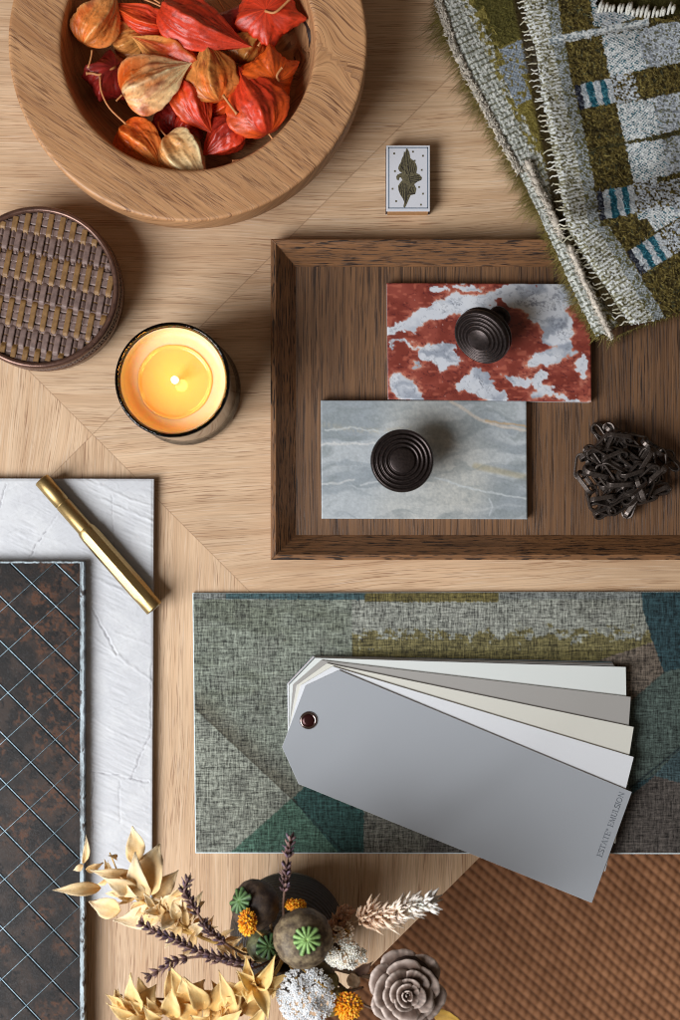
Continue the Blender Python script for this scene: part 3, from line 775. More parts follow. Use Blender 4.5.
# ================================================================ paint card fan deck
def deck():
    piv = (308, 720.5)
    root = empty("paint_card_deck", (P(*piv).x, P(*piv).y, FTZ), "fanned deck of grey and off white paint cards on patterned linen", "paint cards")
    base = FTZ + .0004
    # local card outline in picture units, pivot at the origin, card axis along +x at angle 0, measured from the top card
    a0 = math.radians(22.45)
    def loc(x, y):
        dx, dy = x - piv[0], y - piv[1]; return (dx * math.cos(a0) + dy * math.sin(a0), -dx * math.sin(a0) + dy * math.cos(a0))
    out = [loc(*p) for p in [(339, 670.2), (632, 792), (592, 903), (298.5, 784), (282, 747), (305, 686)]]
    cards = [  # far corner of each card, slack at the rivet, colour, thickness mm
        ((612, 661.5), (-5.5, -6.5), (46, 72, 80), .5), ((613, 663), (-5.2, -6.2), (222, 224, 226), .6), ((613, 663.6), (-5, -6), (196, 120, 110), .35), ((613.5, 664), (-4.8, -5.8), (226, 228, 230), .6),
        ((614, 664.6), (-4.6, -5.5), (110, 160, 176), .35), ((614, 665), (-4.4, -5.3), (228, 230, 232), .6), ((615, 665.8), (-4.2, -5.1), (74, 70, 66), .4),
        ((626, 667), (-3.6, -4.6), (226, 230, 227), .7), ((631, 697), (-3.0, -3.4), (170, 167, 163), .7), ((634, 727), (-2.0, -2.0), (224, 222, 212), .7), ((634, 757), (-1, -1), (230, 232, 236), .7), ((632, 792), (0, 0), (170, 174, 180), .8)]
    z = base
    c = P(piv[0], piv[1], .010)
    for k, (tr, slack, rgb, th) in enumerate(cards):
        th *= .001; mb = MB(); gap = .00045 if k < 7 else .0008
        pvp = (piv[0] + slack[0], piv[1] + slack[1]); lx, ly = out[1]; dist = math.dist(tr, pvp)
        lf = math.sqrt(dist ** 2 - ly ** 2) / lx; rot = math.atan2(tr[1] - pvp[1], tr[0] - pvp[0]) - math.atan2(ly, lx * lf)
        f = (H - (z + th)) / H
        pv = P(pvp[0], pvp[1], z + th)
        pts = []
        for (x, y) in out:
            x2 = x * lf if x > 0 else x
            sx = x2 * math.cos(rot) - y * math.sin(rot); sy = x2 * math.sin(rot) + y * math.cos(rot)
            pts.append((pv.x + sx * S * f, pv.y - sy * S * f))
        mb.prism(pts[::-1], z, z + th)
        # each card is pigment on board; its edges are the board's own white
        m = Mat("card_paint"); nz = m.noise(m.tc("Object"), (2500,) * 3, 2, .5)
        Mc = m.out(m.mix(nz, L4(*[v * .985 for v in rgb]), L4(*[min(255, v * 1.01) for v in rgb])), .38, m.bump(nz, .05, .0002), Specular_IOR_Level=.4)
        Mw = bpy.data.materials.get("card_edge") or simple("card_edge", (226, 228, 230), .6)
        mb.m = [1 if i > 1 else 0 for i in range(len(mb.f))]
        o = mb.build("card", [Mc, Mw], root, smooth=False); bevel(o, .00012, 1)
        cols = {7: "pale greenish white card", 8: "mid taupe grey card", 9: "cream card", 10: "bright cool white card", 11: "blue grey top card with printed words"}
        if k in cols: o["label"] = cols[k]
        last = o; z += th + gap
    zt = z - gap
    # lettering along the end of the top card
    mbL = MB()
    org = (601.8, 857.6); d = (.335, -.942); up = (-.942, -.335)
    hcap = 5.2
    def tp(u, v):
        q = P(org[0] + d[0] * u + up[0] * v, org[1] + d[1] * u + up[1] * v, zt + .0001); return q
    def stroke(pts, wd):
        for (p, q) in zip(pts[:-1], pts[1:]):
            dx, dy = q[0] - p[0], q[1] - p[1]; l = math.hypot(dx, dy) or 1; nx, ny = -dy / l * wd / 2, dx / l * wd / 2
            ex, ey = dx / l * wd * .25, dy / l * wd * .25
            v = [tp(p[0] + nx - ex, p[1] + ny - ey), tp(q[0] + nx + ex, q[1] + ny + ey), tp(q[0] - nx + ex, q[1] - ny + ey), tp(p[0] - nx - ex, p[1] - ny - ey)]
            mbL.add(v, [(0, 3, 2, 1)])
    def arc(cx, cy, rx, ry, a, b, n=10): return [(cx + rx * math.cos(math.radians(a + (b - a) * i / n)), cy + ry * math.sin(math.radians(a + (b - a) * i / n))) for i in range(n + 1)]
    K, T_ = .78, .36   # thick, thin
    h = hcap
    def ser(x, y, s=.9): return ([(x - s, y), (x + s, y)], T_)
    G = {
        'E': (3.7, [([(.9, 0), (.9, h)], K), ([(.1, 0), (3.4, 0), (3.6, .9)], T_), ([(.1, h), (3.3, h), (3.4, h - .8)], T_), ([(.9, h / 2), (2.7, h / 2)], T_), ([(2.7, h / 2 - .6), (2.7, h / 2 + .6)], T_)]),
        'S': (3.2, [(arc(1.7, h * .75, 1.25, h * .25, 40, 250), .55), (arc(1.6, h * .25, 1.35, h * .25, 100, -140), .6), ([(2.7, h), (2.75, h - 1.2)], T_), ([(.3, .1), (.3, 1.3)], T_)]),
        'T': (4.0, [([(2, 0), (2, h)], K), ser(2, 0, .9), ([(.2, h - .9), (.3, h), (3.7, h), (3.8, h - .9)], T_)]),
        'A': (4.3, [([(.6, 0), (2.1, h)], T_), ([(2.1, h), (3.7, 0)], K), ([(1.1, h * .35), (3.0, h * .35)], T_), ser(.6, 0, .7), ser(3.7, 0, .7)]),
        'M': (5.2, [([(.8, 0), (1.0, h)], T_), ([(1.0, h), (2.6, .3)], K), ([(2.6, .3), (4.2, h)], T_), ([(4.2, h), (4.4, 0)], K), ser(.8, 0, .6), ser(4.4, 0, .8)]),
        'U': (4.4, [([(.9, h), (.9, 1.5)] , K), (arc(2.2, 1.5, 1.3, 1.5, 180, 360), .45), ([(3.5, 1.5), (3.5, h)], T_), ser(.9, h, .7), ser(3.5, h, .7)]),
        'L': (3.5, [([(.9, 0), (.9, h)], K), ([(.1, 0), (3.2, 0), (3.4, 1)], T_), ser(.9, h, .8)]),
        'I': (1.9, [([(.9, 0), (.9, h)], K), ser(.9, 0, .8), ser(.9, h, .8)]),
        'O': (4.7, [(arc(2.3, h / 2, 1.9, h / 2, 0, 360, 20), .55)]),
        'N': (4.7, [([(.9, 0), (.9, h)], T_), ([(.8, h), (3.9, .1)], K), ([(3.9, 0), (3.9, h)], T_), ser(.9, 0, .6), ser(3.9, h, .6)]),
        'r': (2.6, [(arc(1.1, h * .82, .95, .95, 0, 360, 12), .24), ([(.8, h * .7), (.8, h * .95), (1.4, h * .9), (.9, h * .82), (1.5, h * .7)], .24)]),
        ' ': (1.7, [])}
    u = 0; word = "ESTATEr EMULSION"; tot = sum(G[ch][0] for ch in word); k = 68.5 / tot
    for ch in word:
        wd, st = G[ch]
        for pts, lw in st: stroke([(u + x * k, y) for x, y in pts], lw)
        u += wd * k
    mbL.build("lettering", simple("grey_ink", (112, 118, 126), .6), last, smooth=False)
    # rivet
    Mr = Mat("rivet_metal"); Mr = Mr.out(L4(150, 132, 128), .16, None, Metallic=1.0); Mk = Mat("rivet_cap"); Mk = Mk.out(L4(58, 24, 24), .22, None, Metallic=.5)
    cp = P(308.5, 720.5, zt + .001)
    mb = MB(); mb.lathe([(0.0068, zt - cp.z), (.0070, zt + .0007 - cp.z), (.0062, zt + .0014 - cp.z), (.0054, zt + .0015 - cp.z), (.0048, zt + .0010 - cp.z), (0, zt + .0011 - cp.z)], 40, Matrix.Translation(cp))
    rv = mb.build("rivet", Mr, root)
    mb = MB(); mb.lathe([(.0050, zt + .0012 - cp.z), (.0046, zt + .0016 - cp.z), (.003, zt + .0019 - cp.z), (0, zt + .0020 - cp.z)], 32, Matrix.Translation(cp)); mb.build("cap", Mk, rv)
deck()
# ================================================================ turned bowl
BZ = 0.072
def bowl():
    c = P(187.5, 41.5, BZ); c.z = 0
    root = empty("wooden_bowl", c, "large turned oak bowl with wide flat rim holding orange lanterns", "bowl")
    f = (H - BZ) / H
    R = 180 * S * f; ri = 127.5 * S * f
    prof = [(0.0, 0.010), (ri * .45, 0.0105), (ri * .70, 0.014), (ri * .86, 0.024), (ri * .95, 0.040), (ri * .985, 0.055), (ri * .998, BZ - .0052), (ri + .0005, BZ - .0036), (ri + .0022, BZ - .0027)]
    for k in range(1, 18): t = k / 18; prof.append((ri + .0022 + (R - ri - .0047) * t, BZ - .0027 + .0022 * t))
    prof += [(R - .0026, BZ - .0004), (R - .0012, BZ - .0006), (R - .0003, BZ - .0016), (R, BZ - .003), (R - .0001, BZ - .026), (R - .0008, BZ - .031), (R - .004, BZ - .036), (R * .86, .022), (R * .66, .006), (R * .58, .001), (0, .001)]
    # denser inner wall
    pr = []
    for i in range(len(prof) - 1):
        a, b = prof[i], prof[i + 1]; m_ = 6 if i < 7 else 1
        for j in range(m_): t = j / m_; pr.append((a[0] + (b[0] - a[0]) * t, a[1] + (b[1] - a[1]) * t))
    pr.append(prof[-1])
    mb = MB(); mb.lathe(pr, 200, Matrix.Translation(c))
    V = np.array(mb.v)
    def uvfn(W):
        px = W[:, 0] / S + CX; py = CY - W[:, 1] / S
        kx, ky = P(309, 40, BZ).x / S + CX, CY - P(309, 40, BZ).y / S
        x = px - kx; y = py - ky; d = np.hypot(x, y * .75)
        a = math.radians(38)
        u = x * math.cos(a) + y * math.sin(a); v = -x * math.sin(a) + y * math.cos(a)
        # grain turns steeper to the left and flows round the knot
        v = v + 26 * np.sin((px - 60) / 95.) * .35
        g = np.exp(-(d / 34) ** 2)
        u2 = u * (1 - g) + d * 2.2 * g; v2 = v * (1 - g) + np.sign(v + 1e-6) * d * 1.0 * g
        return u2 * S, v2 * S + (W[:, 2]) * .8
    o = mb.build("turned_body", M_bowl, root, uvfn=uvfn)
    # dark split in the knot, on the inner lip
    m = Mat("knot_split"); Md = simple("charred_split", (38, 22, 16), .7, .3, 500)
    mb = MB()
    def onwall(px, py):
        # follow the inner wall of the bowl
        q = P(px, py, BZ - .004); r = math.hypot(q.x - c.x, q.y - c.y); z = BZ
        for a, b in zip(prof[:-1], prof[1:]):
            if min(a[0], b[0]) <= r <= max(a[0], b[0]) and max(a[1], b[1]) > .012: z = a[1] + (b[1] - a[1]) * (r - a[0]) / ((b[0] - a[0]) or 1e-9); break
        return Vector((q.x, q.y, z))
    pts = [(300, 2), (304, 8), (307, 15), (309.5, 22), (310, 30), (308.5, 35)]
    mb.tube([onwall(*p) for p in pts], [.0007, .0022, .0017, .0027, .0019, .0004], 8, flat=.35)
    mb.tube([onwall(*p) for p in [(292, 36), (294, 42), (293, 50)]], [.0003, .0009, .0003], 6, flat=.35)
    mb.build("knot_split", Md, root)
bowl()

# ================================================================ physalis lanterns
m = Mat("papery_husk"); n_ = m.noise(m.tc("Object"), (420,) * 3, 4, .65)
M_husk = m.out(m.mix(.5, m.attr(), m.ramp(n_, [(.3, .72), (.7, 1.22)]), 'MULTIPLY'), .40, m.bump(n_, .4, .0006), Specular_IOR_Level=.5)
M_hstem = simple("dry_stalk", (196, 132, 82), .6, .2, 400)
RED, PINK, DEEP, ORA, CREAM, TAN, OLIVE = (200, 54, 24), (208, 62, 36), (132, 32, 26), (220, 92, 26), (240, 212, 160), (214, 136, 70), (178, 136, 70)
LANT = [
    # base(px), tip(px), width px, height m, colour base, colour tip, mid vein tint, view, label
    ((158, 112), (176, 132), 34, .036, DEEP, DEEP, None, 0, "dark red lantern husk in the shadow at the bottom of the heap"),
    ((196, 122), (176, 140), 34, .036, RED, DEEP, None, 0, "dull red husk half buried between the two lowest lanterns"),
    ((225, 12), (240, 40), 40, .040, DEEP, RED, None, 0, "brownish red husk tucked under the top edge of the heap"),
    ((110, 42), (150, 34), 28, .040, TAN, OLIVE, None, 0, "small tan olive husk behind the wide orange one"),
    ((122, 62), (96, 94), 44, .042, DEEP, DEEP, DEEP, 1, "round dark red husk at the left of the bowl, stalk facing up"),
    ((240, 100), (206, 112), 30, .042, ORA, RED, None, 0, "small orange red husk peeping above the lower red one"),
    ((242, 66), (252, 26), 32, .046, ORA, OLIVE, OLIVE, 0, "olive brown husk standing between the orange and top right ones"),
    ((168, 30), (116, 4), 28, .047, RED, ORA, PINK, 0, "narrow orange red husk at the top edge with streaked folds"),
    ((286, 88), (252, 62), 44, .046, ORA, RED, ORA, 1, "orange red husk at the right wall with its stalk upward"),
    ((264, 10), (272, 24), 54, .050, RED, PINK, RED, 2, "puckered scarlet husk at the top right, orange stalk upward"),
    ((207, 72), (140, 42), 40, .051, ORA, (216, 150, 80), RED, 0, "wide orange red husk lying across the middle of the heap"),
    ((84, 48), (112, -6), 36, .054, ORA, (232, 184, 130), TAN, 0, "pale tan husk at the upper left pointing up the bowl"),
    ((176, 82), (205, 129), 38, .052, RED, PINK, ORA, 0, "red husk below the cream one pointing down to the right"),
    ((243, 124), (209, 154), 34, .050, PINK, RED, DEEP, 0, "bright red husk near the lower right with an open seam"),
    ((158, 2), (236, 47), 46, .058, RED, PINK, PINK, 0, "large scarlet husk at the top centre pointing down right"),
    ((222, 104), (210, 47), 38, .059, ORA, OLIVE, TAN, 0, "orange husk with an olive yellow tip pointing upward"),
    ((122, 122), (160, 165), 38, .052, ORA, TAN, TAN, 0, "tan orange husk at the lower left on a long curved stalk"),
    ((164, 134), (205, 178), 40, .054, TAN, CREAM, CREAM, 0, "cream and yellow husk lowest in the bowl, tip down right"),
    ((268, 138), (239, 77), 46, .060, PINK, RED, ORA, 0, "coral red husk with deep folds at the right, tip up"),
    ((119, 97), (182, 66), 46, .063, ORA, CREAM, CREAM, 0, "pale cream husk with orange edges on top of the heap"),
]
STEMS = {4: [(99, 76), (93, 73), (86, 73.5)], 8: [(276, 76), (281, 69), (282, 68)], 9: [(274, 14), (283, 6), (292, -3)], 15: [(223, 95), (230, 105), (237, 114)], 16: [(126, 124), (108, 108), (100, 90), (100, 76)],
         18: [(269, 134), (274, 141), (276, 145)], 13: [(232, 161), (240, 160), (247, 160.5)], 11: [(92, 50), (91, 58), (88, 68)], 19: [(122, 95), (118, 99), (116, 101)], 7: [(164, 8), (154, 3), (138, -3)], 6: [(258, 46), (262, 40), (268, 33)]}
def husk(i, b, t, wd, hz, cb, ct, cv, view, label):
    rnd = random.Random(i * 7 + 3)
    A = P(b[0], b[1], hz - .004 if view == 0 else hz + .012); B = P(t[0], t[1], hz - .003 if view == 0 else hz - .018)
    mid = (A + B) / 2; r0 = wd * S * .5 * (1.14 if view else 1.10)
    root = empty("physalis_lantern", Vector((mid.x, mid.y, hz - r0 * .7)), label, "physalis", "dried physalis lanterns in the bowl")
    ax = (B - A)
    if view: ax = Vector(((B - A).x * .6, (B - A).y * .6, -.030))
    Ln = ax.length * 1.16
    if view: A = mid - ax * .5
    Q = Matrix.Translation(A) @ ax.normalized().to_track_quat('Z', 'Y').to_matrix().to_4x4()
    NT, NA = 54, 110
    T = np.linspace(0, 1, NT); AN = np.linspace(0, 2 * math.pi, NA + 1)[:-1]
    TT_, AA = np.meshgrid(T, AN, indexing='ij')
    tm = .32
    pr = np.where(TT_ < tm, np.sqrt(np.clip(1 - (1 - TT_ / tm) ** 2, 0, 1)), np.cos(np.clip((TT_ - tm) / (1 - tm), 0, 1) * math.pi / 2) ** 1.28)
    ph = rnd.uniform(0, 6.28)
    bend = .25 * np.sin(TT_ * 3 + ph)
    an2 = AA + ph + bend
    k5 = np.abs(np.sin(2.5 * an2))                       # 0 on the ridges
    ridge = 1.17 - .36 * k5 ** .85 * (1 - .25 * TT_)
    ridge2 = 1 + .05 * (1 - np.abs(np.sin(5 * an2 + .4 * np.sin(TT_ * 5)))) ** 1.5 + .03 * (1 - np.abs(np.sin(12.5 * an2 + TT_ * 2))) * sstep(0, .3, TT_)
    wr = (fbm(np.cos(AA) * 3.1 + i * 5, np.sin(AA) * 3.1 + TT_ * 7, i, 4) - .5)
    wr2 = (fbm(AA * 5 + TT_ * 1.5 + i, TT_ * 3 + i, i + 50, 3) - .5) * np.minimum(1, 6 * (1 - np.abs(AA / math.pi - 1)))
    rr = r0 * pr * ridge * ridge2 * (1 + .26 * wr + .10 * wr2 + .035 * (fbm(AA * 9, TT_ * 1.6 + i, i + 90, 3) - .5) * np.minimum(1, 6 * (1 - np.abs(AA / math.pi - 1))) * 2)
    cav = rnd.uniform(-.15, .15)
    X = rr * np.cos(AA) * (1 + cav); Y = rr * np.sin(AA) * (.80 if not view else 1)
    Z = TT_ * Ln - .10 * Ln * np.exp(-(TT_ / .08) ** 2) * 0 + (1 - pr) * (TT_ < .2) * Ln * .06
    lean = .12 * r0 * np.sin(TT_ * 2.6 + ph); X = X + lean
    X = X + (TT_ ** 4) * rnd.uniform(-.35, .35) * r0
    # colour: net of veins and patches
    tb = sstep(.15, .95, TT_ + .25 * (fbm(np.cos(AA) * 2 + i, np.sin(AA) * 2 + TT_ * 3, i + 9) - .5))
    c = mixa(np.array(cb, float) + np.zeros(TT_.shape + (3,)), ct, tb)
    if cv is not None: c = mixa(c, cv, sstep(.42, .66, fbm(np.cos(AA) * 1.3 + i * 3, np.sin(AA) * 1.3 + TT_ * 1.5, i + 30)) * .7)
    c = mixa(c, tuple(min(255, v * 1.25 + 22) for v in ct), (1 - k5) ** 6 * .4)
    vein = np.abs(fbm(AA * 6, TT_ * 7 + AA, i + 70, 3) - .5); c = c * (1 - .22 * sstep(.03, 0, vein))[..., None]
    stk = fbm(AA * 9, TT_ * 1.6 + i, i + 90, 3); c = c * (.80 + .42 * stk)[..., None]
    lat = 1 - np.abs(np.sin(TT_ * 26 + 2.6 * k5)); c = mixa(c, tuple(min(255, v * 1.2 + 14) for v in ct), sstep(.80, 1, lat) * .22)
    c = mixa(c, (118, 30, 20), (sstep(.62, .8, fbm(AA * 3 + 2, TT_ * 5, i + 81)) * .35) * (0 if cb in (TAN,) else 1))
    mb = MB(); G = np.stack([X, Y, Z], -1); M4 = np.array(Q)
    G = G @ M4[:3, :3].T + M4[:3, 3]
    G = np.concatenate([G, G[:, :1]], 1); c = np.concatenate([c, c[:, :1]], 1)
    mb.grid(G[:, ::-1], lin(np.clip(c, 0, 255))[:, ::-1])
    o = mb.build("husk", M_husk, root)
    # stalk
    mb = MB()
    if i in STEMS:
        pts = [P(p[0], p[1], hz + .004 + (.010 if view else .003)) for p in STEMS[i]]
        if view: pts = [A + Vector((0, 0, -.002))] + pts
    else:
        d = (A - B).normalized(); pts = [A - d * .002, A + d * .006 + Vector((0, 0, .001)), A + d * .011 + Vector((rnd.uniform(-.003, .003), rnd.uniform(-.003, .003), -.002))]
    # smooth
    sp = []
    for a_, b_ in zip(pts[:-1], pts[1:]): sp += [a_.lerp(b_, k / 4) for k in range(4)]
    sp.append(pts[-1])
    for _ in range(3): sp = [sp[0]] + [(sp[j - 1] + sp[j] * 2 + sp[j + 1]) / 4 for j in range(1, len(sp) - 1)] + [sp[-1]]
    rad = .0010 if view or i in (15,) else .0007
    mb.tube(sp, [rad * 1.3] + [rad] * (len(sp) - 2) + [rad * 1.5], 7); so = mb.build("stalk", M_hstem, root)
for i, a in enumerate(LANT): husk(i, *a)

# ================================================================ woven basket box
def basket():
    hT = 0.040
    c = P(37.5, 287, hT); c.z = 0
    root = empty("woven_box", c, "round copper brown woven bamboo box with gold strips in its lid", "box")
    R = 81 * S * (H - hT) / H
    Mt = Matrix.Translation(c)
    m = Mat("lacquered_bamboo"); nn = m.noise(m.tc("Object"), (300, 300, 300), 3, .6)
    Mp = m.out(m.ramp(nn, [(.3, L4(98, 78, 72)), (.7, L4(130, 106, 98))]), .5, m.bump(nn, .2, .0004), Metallic=.1)
    m = Mat("gold_bamboo"); nn = m.noise(m.tc("Object"), (300, 300, 300), 3, .6)
    Mg = m.out(m.ramp(nn, [(.3, L4(112, 80, 44)), (.7, L4(142, 106, 62))]), .5, m.bump(nn, .2, .0004), Metallic=.1)
    Md = simple("dark_lacquer", (62, 42, 34), .4, .25, 300)
    Mr = Mat("copper_lacquer"); nn = Mr.noise(Mr.tc("Object"), (200, 200, 900), 3, .6)
    Mr = Mr.out(Mr.ramp(nn, [(.3, L4(84, 60, 52)), (.7, L4(122, 90, 76))]), .26, None, Metallic=.5)
    # side: body and lid skirt
    mb = MB(); Rb = R * 1.0
    mb.lathe([(0, .0005), (Rb - .003, .0005), (Rb - .0015, .0012), (Rb - .001, .010), (Rb - .001, .016)], 96, Mt); mb.build("box_body", Mr, root)
    mb = MB(); mb.lathe([(Rb - .002, .016), (Rb, .0165), (Rb + .0006, .019), (Rb, .0215), (Rb - .0006, .022), (Rb - .0006, .0335), (Rb, .034), (Rb + .0006, .036), (Rb + .0002, .0385), (Rb - .0010, .0402), (Rb - .0030, .0404), (Rb - .0042, .0392), (Rb - .0046, .0380)], 120, Mt)
    mb.build("lid_rim", Mr, root)
    # short plaited strips round the skirt
    mb = MB()
    N = 72
    for k in range(N):
        for row in range(3):
            a = 2 * math.pi * (k + .5 * (row % 2)) / N; z = .0238 + row * .0036
            M_ = Mt @ Matrix.Rotation(a, 4, 'Z') @ Matrix.Translation((Rb - .0004, 0, z)) @ Matrix.Rotation(.08, 4, 'X')
            mb.box(-.0005, .0006, -.0021, .0021, -.0012, .0012, M=M_)
    o = mb.build("plaited_band", Mp, root, smooth=False)
    mb = MB(); mb.lathe([(Rb - .0008, .0222), (Rb - .0008, .0334)], 96, Mt); mb.build("band_backing", Md, root)
    # woven top
    Rt = R - .0042; zt = .0372
    mb = MB(); mb.lathe([(0, zt - .0012), (Rt, zt - .0012)], 64, Mt); mb.lathe([(Rt, zt - .0012), (0, zt - .002)], 64, Mt); mb.build("lid_backing", Md, root, smooth=False)
    a = math.radians(-11)
    pu = 5.85 * S * .965; ph = 8.1 * S * .965     # pitch of uprights, of cross strips
    per = 47 * S * .965
    def to(u, v, z): return Vector((c.x + u * math.cos(a) - v * math.sin(a), c.y + u * math.sin(a) + v * math.cos(a), z))
    top = MB(); rnd = random.Random(5)
    off = 4.5 * S
    def strip(kind, s0, half, e0, e1, zf, mi):
        K = max(6, int((e1 - e0) / .0011)); vs = []; fs = []
        for i in range(K + 1):
            e = e0 + (e1 - e0) * i / K; z = zf(e)
            for sgn, dz in ((-1, -.00035), (-.72, 0), (.72, 0), (1, -.00035)):
                q = s0 + half * sgn
                vs.append(to(q, e, zt + z + dz) if kind == 'v' else to(e, q, zt + z + dz))
        for i in range(K):
            for j in range(3):
                f = (i * 4 + j, i * 4 + j + 1, (i + 1) * 4 + j + 1, (i + 1) * 4 + j)
                fs.append(f if kind == 'v' else f[::-1])
        top.add(vs, fs, None, mi)
    nv = int(Rt / pu) + 1
    for k in range(-nv, nv + 1):
        s0 = k * pu + rnd.uniform(-.00015, .00015)
        if abs(s0) > Rt - .001: continue
        e = math.sqrt(max(0, (Rt - .0008) ** 2 - s0 ** 2))
        gold = k % 2 == 0
        drift = 0
        def zf(y, gold=gold, k=k):
            t = ((y - off) / per) % 1.0             # 0..0.58 is the gold band
            inb = .5 * (1 + math.tanh((0.29 - abs(((t - .29 + .5) % 1) - .5)) * 26))
            wv = math.sin(2 * math.pi * y / (2 * ph) + (0 if (k // 2) % 2 else 0))
            if gold: return -.0007 + .0020 * inb
            return (.0006 - .0012 * inb) + .0009 * (1 - inb) + .0005 * wv * inb
        if gold:
            # gold floats and the plain stretches between them
            strip('v', s0, pu * .47, -e, e, zf, 1)
        else: strip('v', s0, pu * .50, -e, e, zf, 0)
    nh = int(Rt / ph) + 1
    for k in range(-nh, nh + 1):
        s0 = k * ph + rnd.uniform(-.0002, .0002)
        if abs(s0) > Rt - .001: continue
        e = math.sqrt(max(0, (Rt - .0008) ** 2 - s0 ** 2))
        t = ((s0 - off) / per) % 1.0; inb = t < .58
        def zf(x, inb=inb, k=k):
            ph_ = math.pi * x / pu
            g = math.cos(ph_) ** 2                 # 1 above a gold upright, 0 above a plain one
            return (.0000 + .0006 * (1 - g) * (1 if inb and k % 2 else .2)) if inb else (-.0002 + .0009 * g - .0006 * (1 - g))
        strip('h', s0, ph * .44, -e, e, zf, 0)
    top.build("woven_lid_top", [Mp, Mg], root, smooth=False)
basket()

# ================================================================ candle
def candle():
    hT = 0.090
    c = P(172, 379.5, hT); c.z = 0
    root = empty("candle_jar", c, "lit cream candle in a dark amber glass jar beside the tray", "candle")
    k = (H - hT) / H; R = 58.0 * S * k; Mt = Matrix.Translation(c)
    m = Mat("amber_glass"); b = m.b
    Mg = m.out(L4(255, 250, 245), .02, None, Transmission_Weight=1.0, IOR=1.45)
    va = m.n("ShaderNodeVolumeAbsorption"); va.inputs["Color"].default_value = (.30, .10, .025, 1); va.inputs["Density"].default_value = 480
    m.link(va.outputs[0], [n for n in m.t.nodes if n.type == 'OUTPUT_MATERIAL'][0].inputs["Volume"])
    ro, ri = R, R - .0030
    prof = [(0, .0004), (ro * .97, .0004), (ro * 1.03, .002), (ro * 1.045, .006), (ro * 1.03, .010), (ro * .995, .014), (ro * .99, .02), (ro, hT - .006), (ro, hT - .003), (ro - .0004, hT - .0010), (ro - .0013, hT), (ri + .0006, hT - .0004), (ri, hT - .002), (ri, .018), (ri * .9, .0165), (0, .0165)]
    mb = MB(); mb.lathe(prof, 96, Mt); mb.build("glass_jar", Mg, root)
    # wax with melt pool; a thin skin of wax clings to the glass above it
    zw = hT - .0170
    m = Mat("cream_wax")
    Mw = m.out(L4(250, 216, 170), .38, None, Subsurface_Weight=.6, Subsurface_Radius=(.010, .0045, .0016), Subsurface_Scale=1.0, Specular_IOR_Level=.4)
    rp = .0262; rw = ri - .0005
    prof = [(0, .019), (rw - .001, .019), (rw, .022), (rw, hT - .0060), (rw - .0004, hT - .0050), (rw - .0009, hT - .0060), (rw - .0012, zw + .003), (rw - .0022, zw + .0010), (rw - .006, zw + .0003), (rp + .0022, zw), (rp + .0008, zw - .0001), (rp + .0002, zw - .0005), (rp, zw - .0010), (rp - .004, zw - .0011)]
    mb = MB(); mb.lathe(prof + [(0, zw - .0011)], 96, Mt, rfn=lambda a, z: 1 + (.012 * math.sin(3 * a + 1) + .006 * math.sin(7 * a) if abs(z - zw) < .0006 else 0)); mb.build("wax", Mw, root)
    m = Mat("liquid_wax"); Ml = m.out(L4(250, 196, 110), .04, None, Subsurface_Weight=.5, Subsurface_Radius=(.012, .004, .001), Subsurface_Scale=1.0)
    mb = MB(); pr = [(0, zw - .00055), (rp - .0022, zw - .00055), (rp - .0010, zw - .0004), (rp - .0004, zw + .0001), (rp + .0002, zw + .0006), (rp + .0008, zw + .0009), (rp + .0015, zw + .0006), (rp + .0022, zw - .0006)]
    mb.lathe(pr[::-1], 96, Mt, rfn=lambda a, z: 1 + .012 * math.sin(3 * a + 1) + .006 * math.sin(7 * a)); mb.build("melt_pool", Ml, root)
    mb = MB(); p0 = Vector((c.x, c.y, zw - .001)); mb.tube([p0, p0 + Vector((0, 0, .004)), p0 + Vector((.0014, -.0004, .0075))], [.0009, .0008, .0007], 8)
    mb.build("wick", simple("burnt_wick", (30, 22, 18), .8), root)
    m = Mat("candle_flame"); e = m.n("ShaderNodeEmission"); e.inputs[0].default_value = (1.0, .62, .25, 1); e.inputs[1].default_value = 6
    m.link(e.outputs[0], [n for n in m.t.nodes if n.type == 'OUTPUT_MATERIAL'][0].inputs["Surface"])
    mb = MB(); fb = Vector((c.x + .0012, c.y, zw + .0045))
    mb.lathe([(0, 0), (.0020, .0014), (.0029, .0036), (.0026, .0066), (.0012, .0105), (0, .0135)], 24, Matrix.Translation(fb) @ Matrix.Rotation(-.10, 4, 'X') @ Matrix.Rotation(-.05, 4, 'Y'))
    fo = mb.build("flame", m.m, root); fo.visible_shadow = True
    l = bpy.data.lights.new("candle_light", 'POINT'); l.energy = 0.036; l.color = (1.0, .36, .045); l.shadow_soft_size = .004
    lo = bpy.data.objects.new("candle_light", l); col.objects.link(lo); lo.parent = root; lo.location = (.001, 0, zw + .026)
candle()

